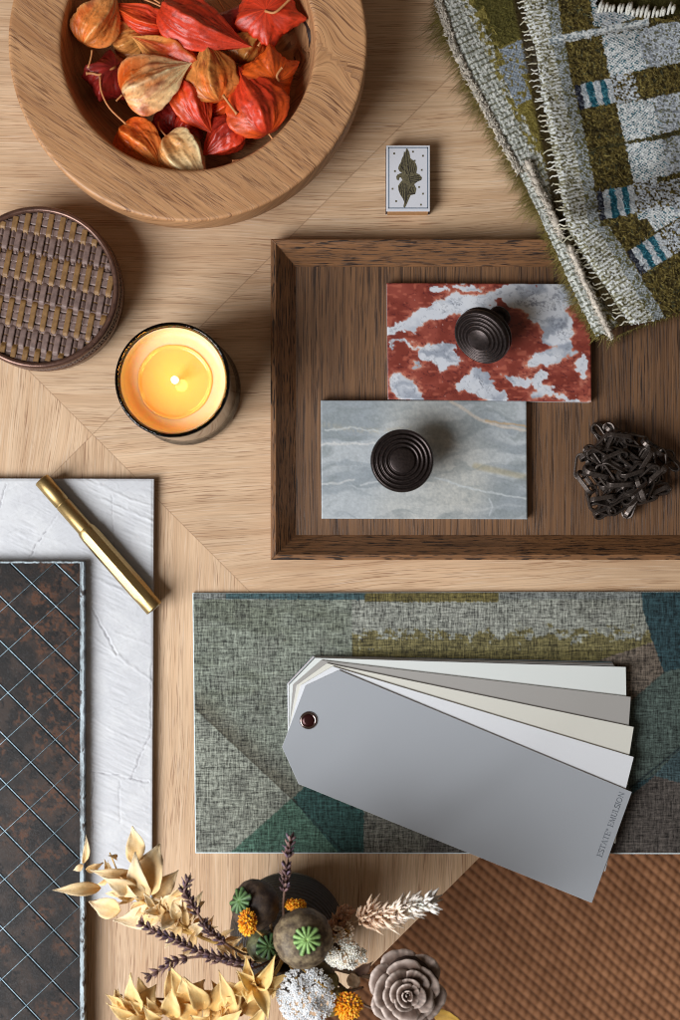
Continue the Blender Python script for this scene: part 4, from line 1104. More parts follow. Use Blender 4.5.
# ================================================================ matchbox
def matchbox():
    zt = 0.0135
    s = lambda X, Y: (370 + X / 8.5, 130 + Y / 8.5)
    x0, y0 = s(138, 130); x1, y1 = s(510, 692)
    c = P((x0 + x1) / 2, (y0 + y1) / 2, zt); c.z = 0
    root = empty("matchbox", c, "small white matchbox printed with a gold winged emblem", "matchbox")
    a, b = P(x0, y1, zt), P(x1, y0, zt)
    Mc = simple("white_card", (214, 215, 222), .5, .03, 900); Mk = simple("striker_strip", (52, 34, 32), .8, .3, 1500); Mt = simple("kraft_tray", (186, 138, 92), .7, .12, 500)
    mb = MB(); mb.box(a.x, b.x, a.y, b.y, zt - .0007, zt); mb.box(a.x, b.x, a.y, b.y, .0003, .001)
    bevel(mb.build("cover", Mc, root, smooth=False), .0004, 2)
    for nm, xa, xb in (("striker", a.x - .0001, a.x + .0007), ("striker", b.x - .0007, b.x + .0001)):
        mb = MB(); mb.box(xa, xb, a.y + .0002, b.y - .0002, .0008, zt - .0005); mb.build(nm, Mk, root, smooth=False)
    mb = MB(); mb.box(a.x + .0011, b.x - .0011, a.y - .0004, b.y - .0012, .0012, zt - .0010); bevel(mb.build("inner_tray", Mt, root, smooth=False), .0003)
    # printing
    Mb = simple("blue_grey_ink", (110, 124, 140), .5); Mgd = Mat("gold_ink"); n = Mgd.noise(Mgd.tc("Object"), (900,) * 3, 3, .7)
    Mgd = Mgd.out(Mgd.ramp(n, [(.35, L4(78, 72, 54)), (.65, L4(128, 120, 92))]), .5, None, Metallic=.2); Mbk = simple("black_ink", (40, 36, 32), .5)
    zz = zt + .00012
    def Q(X, Y, z=zz): q = P(*s(X, Y), z); return (q.x, q.y)
    mb = MB()
    for (p, q) in (((160, 150), (490, 150)), ((490, 150), (490, 664)), ((490, 664), (160, 664)), ((160, 664), (160, 150))):
        w_ = 4.2
        X0, X1 = min(p[0], q[0]) - w_, max(p[0], q[0]) + w_; Y0, Y1 = min(p[1], q[1]) - w_, max(p[1], q[1]) + w_
        mb.prism([Q(X0, Y0), Q(X1, Y0), Q(X1, Y1), Q(X0, Y1)], zt + .00002, zz)
    mb.build("border_line", Mb, root, smooth=False)
    em = [(315, 155), (335, 190), (343, 240), (372, 262), (390, 285), (401, 320), (395, 368), (420, 378), (442, 405), (438, 425), (400, 442), (376, 462), (395, 500), (385, 545), (345, 555), (330, 590), (312, 632), (296, 662), (284, 652), (291, 610), (278, 580), (258, 550), (243, 512), (239, 475), (262, 440), (276, 425),
          (262, 402), (248, 408), (246, 430), (228, 422), (223, 398), (232, 380), (258, 368), (272, 366), (250, 350), (239, 325), (246, 300), (262, 275), (270, 245), (285, 215), (289, 180), (300, 192), (307, 160)]
    mb = MB(); mb.prism([Q(*p) for p in em], zt + .00002, zz); mb.build("winged_emblem", Mgd, root, smooth=False)
    mb = MB(); z3 = zz + .00006
    def ln(p, q, w0=3.2):
        dx, dy = q[0] - p[0], q[1] - p[1]; l = math.hypot(dx, dy); nx, ny = -dy / l * w0, dx / l * w0
        mb.prism([Q(p[0] + nx, p[1] + ny), Q(q[0] + nx, q[1] + ny), Q(q[0] - nx, q[1] - ny), Q(p[0] - nx, p[1] - ny)], zz, z3)
    for p, q in (((312, 175), (322, 290)), ((296, 205), (300, 310)), ((282, 235), (282, 330)), ((268, 275), (264, 340)), ((335, 250), (330, 330)), ((352, 268), (345, 360)), ((370, 285), (358, 365)), ((386, 305), (372, 370)), ((318, 300), (340, 375)),
                 ((345, 400), (415, 388)), ((345, 416), (432, 404)), ((345, 432), (432, 420)), ((345, 446), (400, 440)), ((330, 385), (345, 450)), ((350, 480), (322, 545)), ((362, 490), (380, 545)), ((322, 545), (380, 540)), ((340, 510), (362, 535)),
                 ((262, 460), (272, 560)), ((280, 450), (290, 600)), ((300, 455), (304, 620)), ((316, 470), (312, 600)), ((250, 480), (256, 530)), ((262, 300), (290, 345)), ((300, 340), (320, 380))): ln(p, q)
    mb.build("emblem_lines", Mbk, root, smooth=False)
    mb = MB()
    for X, Y in ((205, 200), (365, 185), (450, 220), (380, 262), (440, 340), (212, 350), (418, 485), (192, 500), (450, 542), (222, 605), (433, 635)):
        r = 7.5; mb.prism([Q(X - r, Y - r), Q(X + r, Y - r), Q(X + r, Y + r), Q(X - r, Y + r)], zt + .00002, zz)
    mb.build("gold_specks", Mgd, root, smooth=False)
matchbox()
# ================================================================ folded woollen throw
def pl_dist(px, py, pl): return np.min([segdist(px, py, pl[i], pl[i + 1]) for i in range(len(pl) - 1)], 0)
E_LOW = [(434, -14), (443, 15), (452, 42), (468, 76), (484, 106), (500, 138), (520, 176), (534, 204), (547, 232), (560, 262), (577, 300), (596, 338)]
E_UP = [(520, -14), (526, 20), (532, 45), (538, 80), (546, 120), (554, 160), (561, 200), (567, 230), (580, 251), (596, 276), (612, 301), (629, 324)]
def clothmat(name, rough=.9):
    m = Mat(name); v = m.tc("Object")
    n1 = m.noise(v, (1500, 1500, 1500), 3, .75); n2 = m.noise(v, (600, 600, 600), 2, .6)
    return m.out(m.mix(.75, m.attr(), m.ramp(n1, [(.33, .45), (.67, 1.35)]), 'MULTIPLY'), rough, m.bump(m.math('ADD', n1, n2), .9, .0008), Specular_IOR_Level=.15)
M_wool = clothmat("woven_wool")
OL, OLD, GR, WH, TE, NAT, DK = (108, 94, 48), (60, 50, 26), (142, 150, 158), (222, 224, 222), (30, 84, 100), (212, 214, 206), (52, 50, 54)
def base_z(px, py):
    return .0045 + .0215 * sstep(168, 236, py + .12 * (px - 560)) + .0015 * np.sin(px * .045 + py * .03)
def z_low(px, py):
    d = pl_dist(px, py, E_LOW); return base_z(px, py) + .0035 * sstep(0, 9, d)
def fold_d(px, py):           # signed distance below the fold line
    return (py - 234) * .985 + (px - 566) * .19
def z_up(px, py):
    d = pl_dist(px, py, E_UP); fd = fold_d(px, py)
    z = base_z(px, py) + .0055 + .0065 * sstep(0, 7, d) + .0075 * (fbm(px * .014, py * .014, 201, 2) - .5) * 2
    z = z + .0045 * np.exp(-((fd + 12) / 11) ** 2) - .0042 * sstep(-4, 3, fd) + .003 * np.exp(-((fd - 40) / 26) ** 2)
    seam = py - (42 - .19 * (px - 550)); z = z - .0012 * np.exp(-(seam / 1.6) ** 2) * (px < 660) + .002 * sstep(0, -8, seam)
    return z
def weave(a, b, px, py):
    """Checked cloth: a across from the selvedge, b along it, in picture units."""
    n1 = vn(px * .95, py * .95, 211); n2 = fbm(px * .4, py * .4, 212)
    Z = np.zeros(a.shape + (3,))
    c = mixa(np.array(OLD, float) + Z, OL, sstep(.25, .7, n1 * .6 + n2 * .5)); c = mixa(c, (34, 28, 14), sstep(.46, .30, vn(px * .38, py * .38, 262)) * .55); c = mixa(c, (156, 142, 84), sstep(.66, .9, n1) * .8); c = mixa(c, (50, 66, 66), sstep(.80, .9, vn(px * .5, py * .5, 213)) * .5)
    hgt = (n1 - .5) * .0011 + (n2 - .5) * .0016
    # cell grid of crossing yarns
    ca, cb = np.floor(a / 1.9), np.floor(b / 1.45); par = (ca + cb) % 2; hs = _h(ca, cb, 5)
    tweed = mixa(np.array((232, 234, 232), float) + Z, TE, (par == 0) * (hs < .42) * .9); tweed = mixa(tweed, (150, 158, 164), (par == 0) * (hs >= .55) * .8)
    grey = mixa(np.array((150, 156, 164), float) + Z, (206, 212, 218), (hs > .5) * 1.); grey = mixa(grey, (104, 102, 70), (hs < .22) * .8)
    heather = mixa(np.array((134, 140, 142), float) + Z, (196, 202, 204), (par == 0) * .8); heather = mixa(heather, (94, 88, 44), (hs < .36) * .85)
    rb_ = np.sin(b * 2 * np.pi / 3.7 + vn(a * .3, b * .1, 261) * 3); sel = mixa(np.array((230, 232, 230), float) + Z, (112, 108, 76), sstep(-.1, .5, rb_) * (hs < .8) * .85); sel = mixa(sel, (70, 62, 34), (hs < .14) * .9); sel = mixa(sel, (112, 102, 56), sstep(.52, .7, n2) * .45)
    bump_w = (np.where(par == 0, -.0002, .00025))
    aa = a + (vn(px * .3, py * .3, 221) - .5) * 2.4; bb = b + (vn(px * .3, py * .3, 222) - .5) * 2.6
    def put(mask, cc):
        nonlocal c, hgt; c = np.where(mask[..., None], cc, c); hgt = np.where(mask, bump_w, hgt)
    col1 = (aa > 31) & (aa < 68); col2 = (aa >= 68) & (aa < 104); col3 = aa >= 104
    light = ((bb > 9) & (bb < 50)) | ((bb > 79) & (bb < 116)) | ((bb > 121) & (bb < 158)) | ((bb > 190) & (bb < 214))
    put(col2 & light, tweed); put(col3 & light, grey)
    put((aa > 62) & (aa < 104) & (bb < -2), tweed)
    mixed = ~light & (aa > 68) & (aa < 92); put(mixed & (hs > .45), grey)
    put((aa >= 68) & (bb > 163) & (bb < 190) & (hs > .4), grey)
    strp = (((bb > 52) & (bb < 77)) | ((bb > 161) & (bb < 189))) & (aa > 31) & (aa < 68)
    sc_ = mixa(np.array((206, 210, 212), float) + Z, (160, 170, 178), (hs < .4) * .8)
    t = (aa - 31)
    bar = ((t > 12) & (t < 18.5)) | ((t > 25) & (t < 31)); sc_ = np.where((bar)[..., None], mixa(np.array(TE, float) + Z, (92, 150, 162), (hs > .72) * .7), sc_)
    sc_ = np.where((t < 5.5)[..., None], mixa(np.array((40, 42, 54), float) + Z, (120, 124, 130), (hs > .7) * .7), sc_)
    put(strp, sc_)
    put((bb > 117) & (bb < 119.5) & (aa > 31), np.array((70, 66, 40), float) + Z)
    put((aa > 17) & (aa < 30), heather); put(aa < 18, sel)
    put((bb > 0) & (bb < 8) & (aa > 14) & (aa < 116), mixa(np.array(WH, float) + Z, (110, 124, 132), (hs < .3) * .8))
    return c, hgt
def sheet(name, poly, zf, cf, root):
    x = np.arange(430, 745, .85); y = np.arange(-16, 345, .85)
    PX, PY = np.meshgrid(x, y)
    wob = (vn(PX * .35, PY * .35, 231) - .5) * 3.0
    mask = inpoly(PX + wob, PY + wob, poly)
    c, h = cf(PX, PY); z = zf(PX, PY) + h
    f = (H - z) / H
    A = np.stack([(PX - CX) * S * f, (CY - PY) * S * f, z], -1)
    mb = MB(); mb.grid(A, lin(np.clip(c, 0, 255)), mask=mask)
    o = mb.build(name, M_wool, root)
    s_ = o.modifiers.new("thickness", 'SOLIDIFY'); s_.thickness = .0016; s_.offset = -1
    return o
def throw():
    root = empty("wool_throw", Vector((P(600, 150).x, P(600, 150).y, 0)), "folded olive grey and teal checked wool throw with fringed selvedges", "throw")
    U = E_UP + [(640, 325), (680, 312), (745, 298), (745, 8), (674, 15), (664, 18), (640, 14), (622, 12), (598, 9), (596, -14)]
    LO = E_LOW + [(610, 330), (745, 290), (745, -14)]
    def cU(px, py):
        a1 = (px - 535) * .982 - (py - 40) * .19; b1 = (px - 535) * .19 + (py - 40) * .982
        a2 = (px - 594) * .85 + (254 - py) * .53 + 2 - 8 * sstep(30, 0, px - 594 + 0 * py) * 0; b2 = (px - 594) * .53 + (py - 254) * .85
        w_ = fold_d(px, py) > 0
        b2w = np.where((b2 > 16) & (b2 < 43), 161 + (b2 - 16), np.where(b2 <= 16, 140.0 - 12, 100.))
        ca, ha = weave(a1 + 1.5 * np.sin(py * .03), b1, px, py)
        # lower panel: its own run of the same check
        cb_, hb = weave(a2, np.where((b2 > 16) & (b2 < 43), 163 + (b2 - 16) * .95, 225 + b2), px, py)
        olive, ho = weave(np.full(px.shape, 50.), np.full(px.shape, -8.), px, py)
        lower = np.where(((a2 > 31) & ((b2 < 16) | (b2 > 43)))[..., None], olive, cb_); hl = np.where((a2 > 31) & ((b2 < 16) | (b2 > 43)), ho, hb)
        tg, th = weave(np.full(px.shape, 80.) + (px % 7), 20 + (py % 9), px, py)
        g = (a2 > 66) & (b2 < 14); lower = np.where(g[..., None], tg, lower)
        return np.where(w_[..., None], lower, ca), np.where(w_, hl, ha)
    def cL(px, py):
        a = (px - 441) * .91 - (py - 8) * .414; b = (px - 441) * .414 + (py - 8) * .91
        n1 = vn(px * .95, py * .95, 241); n2 = fbm(px * .3, py * .3, 242); Z = np.zeros(px.shape + (3,))
        ol = mixa(np.array((112, 100, 46), float) + Z, (146, 134, 74), sstep(.3, .7, n1 * .5 + n2 * .5)); dk = mixa(np.array((74, 70, 34), float) + Z, (106, 98, 50), n1)
        c = np.where(((b < 60) & (a > 30))[..., None], dk, ol)
        ca, cb = np.floor(a / 1.9), np.floor(b / 1.6); hs = _h(ca, cb, 8); par = (ca + cb) % 2
        nat = mixa(np.array(NAT, float) + Z, (140, 144, 136), (((np.floor(a / 2.4) % 2) == 0) & (hs < .75)) * .8); nat = mixa(nat, (78, 74, 48), ((np.floor(b / 1.9) % 3) == 0) * .7 * (hs < .7)); nat = mixa(nat, (232, 232, 226), (hs > .8) * .8)
        blue = mixa(np.array((172, 182, 192), float) + Z, (116, 126, 138), (par == 0) * .9)
        edge = 31 + 6 * (vn(px * .1, py * .1, 244) - .5)
        c = np.where((a < edge)[..., None], nat, c)
        sel2 = (a > 22) & (a < 40) & (n2 > .52); c = np.where(sel2[..., None], ol, c)
        bl = (vn(px * .5, py * .5, 263) > .3) & (((b > 62) & (b < 96) & (a > 36)) | ((b > 78) & (b < 120) & (a > 28) & (a < 46))); c = np.where(bl[..., None], blue, c)
        du = pl_dist(px, py, E_UP); gap = sstep(11, 7, du) * (py < 345)  # shade beside the upper fold's edge, painted into the cloth as a dark strip
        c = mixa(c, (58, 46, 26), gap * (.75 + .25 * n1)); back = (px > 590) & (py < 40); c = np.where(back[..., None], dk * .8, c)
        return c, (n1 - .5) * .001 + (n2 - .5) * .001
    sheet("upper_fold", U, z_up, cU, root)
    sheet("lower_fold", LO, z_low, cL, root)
    # dark fuzzy back of the cloth behind the top hem is part of the lower fold; selvedge cords
    Mc = clothmat("cream_cord")
    rnd = random.Random(3)
    def cord(pl, r, zoff, zf, c0=(236, 224, 208)):
        mb = MB(); pts = []
        L_ = [math.dist(pl[i], pl[i + 1]) for i in range(len(pl) - 1)]
        for i in range(len(pl) - 1):
            k = max(1, int(L_[i] / 1.6))
            for j in range(k): t = j / k; pts.append((pl[i][0] + (pl[i + 1][0] - pl[i][0]) * t, pl[i][1] + (pl[i + 1][1] - pl[i][1]) * t))
        q = []; rr = []; cc = []
        for (x, y) in pts:
            z = float(zf(np.array([x]), np.array([y]))[0]) + zoff; q.append(P(x + rnd.uniform(-1.1, 1.1), y + rnd.uniform(-.5, .5), z)); rr.append(r * S * rnd.uniform(.55, 1.2))
            s_ = rnd.uniform(.86, 1.06); cc.append(tuple(float(v) for v in lin([min(255, v * s_) for v in c0])))
        mb.tube(q, rr, 9, color=cc); return mb.build("selvedge_cord", Mc, root)
    cord([(434, -14), (443, 15), (452, 42), (468, 76), (484, 106), (500, 138), (520, 173)], 3.6, .0015, z_low)
    cord([(527, 161), (536, 184), (549, 208), (562, 237)], 3.2, .0035, z_low)
    cord([(570, 247), (582, 276), (596, 306), (612, 338)], 2.7, .0045, z_low)
    fl = MB()
    for pl, zf_, r_ in (([(436, -10), (443, 15), (452, 42), (468, 76), (484, 106), (500, 138), (520, 173)], z_low, 3.4), ([(527, 161), (536, 184), (549, 208), (562, 237)], z_low, 3.2), ([(570, 247), (582, 276), (596, 306), (612, 338)], z_low, 2.8)):
        for i in range(len(pl) - 1):
            for k in range(150):
                t = rnd.random(); x = pl[i][0] + (pl[i + 1][0] - pl[i][0]) * t + rnd.uniform(-2.5, 2.5); y = pl[i][1] + (pl[i + 1][1] - pl[i][1]) * t
                z = float(zf_(np.array([x]), np.array([y]))[0]) + .003 + rnd.uniform(0, .0015); an = rnd.uniform(0, 6.28); L_ = rnd.uniform(2, 5.5)
                fl.tube([P(x, y, z), P(x + L_ * .5 * math.cos(an), y + L_ * .5 * math.sin(an), z + .0012), P(x + L_ * math.cos(an + .5), y + L_ * math.sin(an + .5), z - .001)], [.0004, .00045, .0002], 4, color=lin(np.array((238, 228, 212)) * rnd.uniform(.8, 1.05)))
    o = fl.build("cord_fluff", Mc, root); o["kind"] = "stuff"
    # loose yarn ends bridging the gap at the upper edge
    mb = MB()
    def along(pl, n):
        L_ = [math.dist(pl[i], pl[i + 1]) for i in range(len(pl) - 1)]; tot = sum(L_)
        for k in range(n):
            s_ = tot * (k + rnd.uniform(0, .8)) / n; i = 0
            while i < len(L_) - 1 and s_ > L_[i]: s_ -= L_[i]; i += 1
            t = min(1, s_ / L_[i]); dx, dy = (pl[i + 1][0] - pl[i][0]) / L_[i], (pl[i + 1][1] - pl[i][1]) / L_[i]
            yield pl[i][0] + (pl[i + 1][0] - pl[i][0]) * t, pl[i][1] + (pl[i + 1][1] - pl[i][1]) * t, dx, dy, k / n
    def zz(f, x, y): return float(f(np.array([x]), np.array([y]))[0])
    cols = [lin((226, 220, 202)), lin((206, 200, 176)), lin((236, 234, 224))]
    for x, y, dx, dy, t in along(E_UP, 62):
        ln_ = rnd.uniform(3, 9) if t < .66 else rnd.uniform(6, 16)
        pts = []
        for j in range(5):
            s_ = j / 4; X = x + 2 - (ln_ + 2) * s_ * abs(dy) + rnd.uniform(-.5, .5); Y = y + (ln_) * s_ * rnd.uniform(-.1, .5) + rnd.uniform(-.5, .5)
            zu = zz(z_up, x + 2, y); zl = zz(z_low, X, Y) + .0006; pts.append(P(X, Y, max(zl, zu + .0005 - (zu - zl) * s_ ** 1.3)))
        mb.tube(pts, [.0007, .0008, .0007, .0006, .0004], 5, color=rnd.choice(cols))
    o = mb.build("yarn_ends", Mc, root); o["kind"] = "stuff"
    # nubs on the top hem
    mb = MB()
    for k in range(20):
        x = 598 + 74 * k / 19 + rnd.uniform(-1, 1); y = 12 + 3 * math.sin(x * .08); z = zz(z_up, x, y + 2)
        ln_ = rnd.uniform(4, 10)
        mb.tube([P(x, y + 3, z), P(x + ln_ * .2, y - ln_ * .4, z + .002), P(x + ln_ * .4, y - ln_, z + .001)], [.0009, rnd.uniform(.0012, .002), .0009], 7, color=cols[2])
    o = mb.build("hem_tufts", Mc, root)
    # long olive fuzz beyond the edges, short curls on the pile
    mb = MB(); hc = [lin((126, 112, 56)), lin((150, 134, 74)), lin((98, 86, 40)), lin((172, 156, 96))]
    def hair(x, y, z, ax, ay, ln_, lift=.003, r=.00016, c=None):
        pts = []; cx_, cy_ = rnd.uniform(-.45, .45), rnd.uniform(-.45, .45)
        for j in range(5):
            s_ = j / 4; X = x + ax * ln_ * s_ + cx_ * ln_ * s_ * s_; Y = y + ay * ln_ * s_ + cy_ * ln_ * s_ * s_
            pts.append(P(X, Y, max(.0012, z + lift * math.sin(s_ * 2.6) - (z * .75) * s_ * s_ * (1 if lift > .002 else 0))))
        mb.tube(pts, [r, r, r * .9, r * .7, r * .3], 3, cap=False, color=c if c is not None else rnd.choice(hc))
    for x, y, dx, dy, t in along(E_LOW, 2300):
        s_ = .35 + .65 * vn(np.array(x * .07), np.array(y * .07), 251)
        if y < -6: continue
        zt_ = zz(z_low, x, y) - .0015
        if y > 236: zt_ = max(zt_, .0215)
        k = 26 * float(s_) if y < 235 else 17 * float(s_)
        dr = rnd.uniform(-.45, .45)
        hair(x + rnd.uniform(0, 5), y, zt_, -dy * .9 + dr * dx, dx * .9 + .35 + dr * dy, rnd.uniform(.4, 1.1) * k, .0035)
    for x, y, dx, dy, t in along([(596, 332), (612, 338), (640, 326), (680, 313)], 330):
        hair(x, y, zz(z_low, x, y) , rnd.uniform(-.5, .3), rnd.uniform(.2, 1), rnd.uniform(4, 15) * (1 if x < 620 else .5), .003)
    for k in range(7500):
        x = rnd.uniform(436, 684); y = rnd.uniform(-8, 330)
        if inpoly(np.array([x]), np.array([y]), U)[0]: f = z_up
        elif inpoly(np.array([x]), np.array([y]), LO)[0]: f = z_low
        else: continue
        cc, _ = (cU if f is z_up else cL)(np.array([[x]]), np.array([[y]])); cc = cc[0, 0]
        if cc[0] > 150 and rnd.random() < .8: continue
        an = rnd.uniform(0, 6.28)
        hair(x, y, zz(f, x, y) , math.cos(an), math.sin(an), rnd.uniform(2, 6), .0012, .00018, lin(np.clip(cc * rnd.uniform(.9, 1.6) + 6, 0, 255)))
    o = mb.build("olive_fuzz", clothmat("mohair_fibre"), root); o["kind"] = "stuff"
throw()
# ================================================================ ribbed vase and dried flowers
VX, VY = 287, 936
def vase():
    c = P(VX, VY, .055); c.z = 0
    root = empty("ribbed_vase", c, "dark round vase with fine concentric ribs under the dried flowers", "vase")
    m = Mat("dark_stoneware"); n = m.noise(m.tc("Object"), (500, 500, 500), 3, .6)
    M = m.out(m.ramp(n, [(.3, L4(46, 40, 36)), (.7, L4(72, 62, 54))]), .45, m.bump(n, .3, .0003))
    Rm = .0435; prof = [(0, .0004), (Rm * .6, .0004), (Rm * .66, .002), (Rm * .85, .014), (Rm * .96, .028)]
    N = 17
    for k in range(N * 6 + 1):
        t = k / (N * 6); a = t * math.pi * .5
        r = .0125 + (Rm - .0125) * math.cos(a) ** .8 if t < 1 else .0125
        z = .040 + .045 * math.sin(a); rib = .00075 * abs(math.sin(math.pi * t * N))
        prof.append((r + rib * math.cos(a), z + rib * math.sin(a) - .0003))
    prof += [(.0120, .089), (.0125, .100), (.0135, .1015), (.0130, .1025), (.0115, .1015), (.0105, .098), (.0105, .08), (0, .08)]
    mb = MB(); mb.lathe(prof, 96, Matrix.Translation(c)); mb.build("vase_body", M, root)
    return Vector((c.x, c.y, .098))
NECK = vase()
BG = "dried flowers in the ribbed vase"
def smooth(pts, n=3, k=5):
    sp = []
    for a_, b_ in zip(pts[:-1], pts[1:]): sp += [Vector(a_).lerp(Vector(b_), j / k) for j in range(k)]
    sp.append(Vector(pts[-1]))
    for _ in range(n): sp = [sp[0]] + [(sp[j - 1] + sp[j] * 2 + sp[j + 1]) / 4 for j in range(1, len(sp) - 1)] + [sp[-1]]
    return sp
def froot(name, label, cat): return empty(name, NECK, label, cat, BG)
def rotto(d): return Vector(d).normalized().to_track_quat('Z', 'Y').to_matrix().to_4x4()
BALL = [(math.sin(math.pi * k / 6) if 0 < k < 6 else 0, -math.cos(math.pi * k / 6)) for k in range(7)]
def ball(mb, p, d, r, l, n=8, color=None, tap=0.0):
    mb.lathe([(r * q * (1 - tap * (z + 1) / 2), l * z) for q, z in BALL], n, Matrix.Translation(p) @ rotto(d), color)

def leafmat(name, tr=.3):
    m = Mat(name); n = m.noise(m.tc("Object"), (400, 400, 400), 3, .6)
    c = m.mix(.4, m.attr(), m.ramp(n, [(.3, .88), (.7, 1.15)]), 'MULTIPLY'); m.out(c, .68, m.bump(n, .5, .0006), Specular_IOR_Level=.3)
    tl = m.n("ShaderNodeBsdfTranslucent"); m.link(c, tl.inputs[0]); mx = m.n("ShaderNodeMixShader"); mx.inputs[0].default_value = tr
    m.link(m.b.outputs[0], mx.inputs[1]); m.link(tl.outputs[0], mx.inputs[2]); m.link(mx.outputs[0], [q for q in m.t.nodes if q.type == 'OUTPUT_MATERIAL'][0].inputs[0]); return m.m
M_leaf = leafmat("bleached_leaf", .12)
M_lstem = simple("straw_stem", (206, 168, 96), .6, .15, 400)
def leaf(root, b, t, wd, zb, zt, seed=0, c0=(255, 238, 206), c1=(252, 208, 140), curl=.35, name="leaf", bulge=.45, mat=None):
    rnd = random.Random(seed); A = P(b[0], b[1], zb); B = P(t[0], t[1], zt); ax = B - A; Ln = ax.length
    up = Vector((rnd.uniform(-.4, .4), rnd.uniform(-.4, .4), 1)); side = ax.cross(up).normalized(); nor = side.cross(ax).normalized()
    nu, nv = 18, 9; G = np.zeros((nu, nv, 3)); C = np.zeros((nu, nv, 3)); w_ = wd * S * .5
    arch = rnd.uniform(.06, .18) * (1 if rnd.random() < .75 else -.5); tw = rnd.uniform(-.5, .5); sb = rnd.uniform(-.10, .10); kk = rnd.uniform(.7, 1.25) * curl
    for i in range(nu):
        u = i / (nu - 1); prof = (math.sin(math.pi * min(1, u ** .72)) ** .85) * (1 - .35 * sstep(.6, 1, np.array(u)).item())
        if u > .97: prof *= .3
        for j in range(nv):
            v = j / (nv - 1) * 2 - 1
            x = v * w_ * max(.03, prof); bend = kk * w_ * (abs(v) ** 1.6) * prof
            wav = w_ * (.14 * math.sin(u * 9 + v * 2 + seed) + .07 * math.sin(u * 21 + v * 5 + seed * 2)) * abs(v) + .03 * w_ * math.sin(v * 14 + u * 3)
            p = A + ax * u + side * (x + sb * Ln * math.sin(math.pi * u)) + nor * (arch * Ln * math.sin(math.pi * u) + bend + wav + x * math.sin(tw * u))
            G[i, j] = p
            t_ = .5 + .5 * math.sin(seed * 1.7) ; k = min(1, max(0, u * .8 + .3 * abs(v) - .2 * t_ + .12 * math.sin(u * 20 + v * 5 + seed)))
            cc = np.array(c1, float) * (1 - k) + np.array(c0, float) * k
            if abs(v) < .1: cc = cc * .92
            if (j % 2) == 1: cc = cc * .965
            C[i, j] = cc
    mb = MB(); mb.grid(G, lin(np.clip(C, 0, 255))); o = mb.build(name, mat or M_leaf, root); s_ = o.modifiers.new("thickness", 'SOLIDIFY'); s_.thickness = .00025
    return o
def stem(root, pts, r0, r1, name="stem", mat=None, n=7):
    sp = smooth(pts); K = len(sp); mb = MB(); mb.tube(sp, [r0 + (r1 - r0) * i / (K - 1) for i in range(K)], n); return mb.build(name, mat or M_lstem, root)

# ---- upper leaf branch
z1 = lambda X, Y: (50 + X / 4.533, 825 + Y / 4.533)
z2 = lambda X, Y: (160 + X / 4.0, 830 + Y / 4.0)
z3 = lambda X, Y: (300 + X / 4.25, 860 + Y / 4.25)
def branch_a():
    r = froot("leaf_branch", "pale straw yellow leafy branch reaching over the white board", "dried leaves")
    stem(r, [NECK, P(255, 952, .115), P(*z1(690, 520), .120), P(*z1(530, 400), .124), P(*z1(380, 330), .128), P(*z1(235, 215), .126)], .0016, .0008)
    stem(r, [P(*z1(400, 345), .128), P(*z1(330, 270), .130), P(*z1(270, 125), .126)], .0008, .0005, "twig")
    stem(r, [P(*z1(690, 500), .118), P(*z1(600, 480), .120), P(*z1(525, 465), .120)], .0017, .0013, "twig")
    Lf = [((230, 285), (12, 296), 52), ((150, 175), (162, 44), 26), ((150, 180), (105, 205), 26), ((160, 200), (240, 170), 40), ((375, 175), (372, 5), 74), ((300, 150), (262, 140), 22), ((435, 335), (385, 122), 88), ((450, 320), (496, 86), 118),
          ((470, 330), (582, 204), 72), ((520, 372), (600, 290), 78), ((395, 300), (238, 236), 66), ((385, 225), (180, 205), 50), ((320, 385), (176, 346), 78), ((522, 385), (288, 432), 92), ((560, 370), (640, 290), 60), ((300, 240), (400, 330), 60),
          ((430, 330), (330, 250), 56), ((580, 430), (700, 345), 70), ((470, 410), (400, 470), 50), ((600, 460), (520, 560), 40), ((640, 480), (720, 420), 46), ((520, 350), (440, 420), 56), ((660, 480), (600, 590), 44), ((500, 330), (560, 420), 50),
          ((560, 410), (500, 480), 52), ((545, 330), (640, 230), 56), ((600, 400), (690, 300), 54)]
    for i, (b, t, wd) in enumerate(Lf): leaf(r, z1(*b), z1(*t), wd / 4.533 * 1.05, .125 + .004 * math.sin(i * 2.1), .127 + .011 * math.sin(i * 1.3 + 1), i + 1)
    fill(r, [z1(640, 470), z1(530, 400), z1(380, 330), z1(235, 215)], 38, .122, 7, (255, 236, 198), (250, 206, 136))
    fill(r, [z1(560, 400), z1(700, 470), (232, 948), (262, 958)], 30, .116, 17, (255, 232, 190), (246, 198, 126), (9, 19))
def fill(r, pts, n, z, seed, c0, c1, ln_=(12, 22)):
    rnd = random.Random(seed)
    for i in range(n):
        k = rnd.uniform(0, len(pts) - 1.001); j = int(k); t = k - j
        x = pts[j][0] + (pts[j + 1][0] - pts[j][0]) * t; y = pts[j][1] + (pts[j + 1][1] - pts[j][1]) * t
        a = math.atan2(pts[j + 1][1] - pts[j][1], pts[j + 1][0] - pts[j][0]) + rnd.choice([-1, 1]) * rnd.uniform(.35, 1.3); L_ = rnd.uniform(*ln_)
        zz_ = z + rnd.uniform(-.012, .006)
        leaf(r, (x, y), (x + L_ * math.cos(a), y + L_ * math.sin(a)), L_ * rnd.uniform(.28, .5), zz_, zz_ + rnd.uniform(-.006, .012), seed * 31 + i, c0, c1, curl=rnd.uniform(.3, .9))
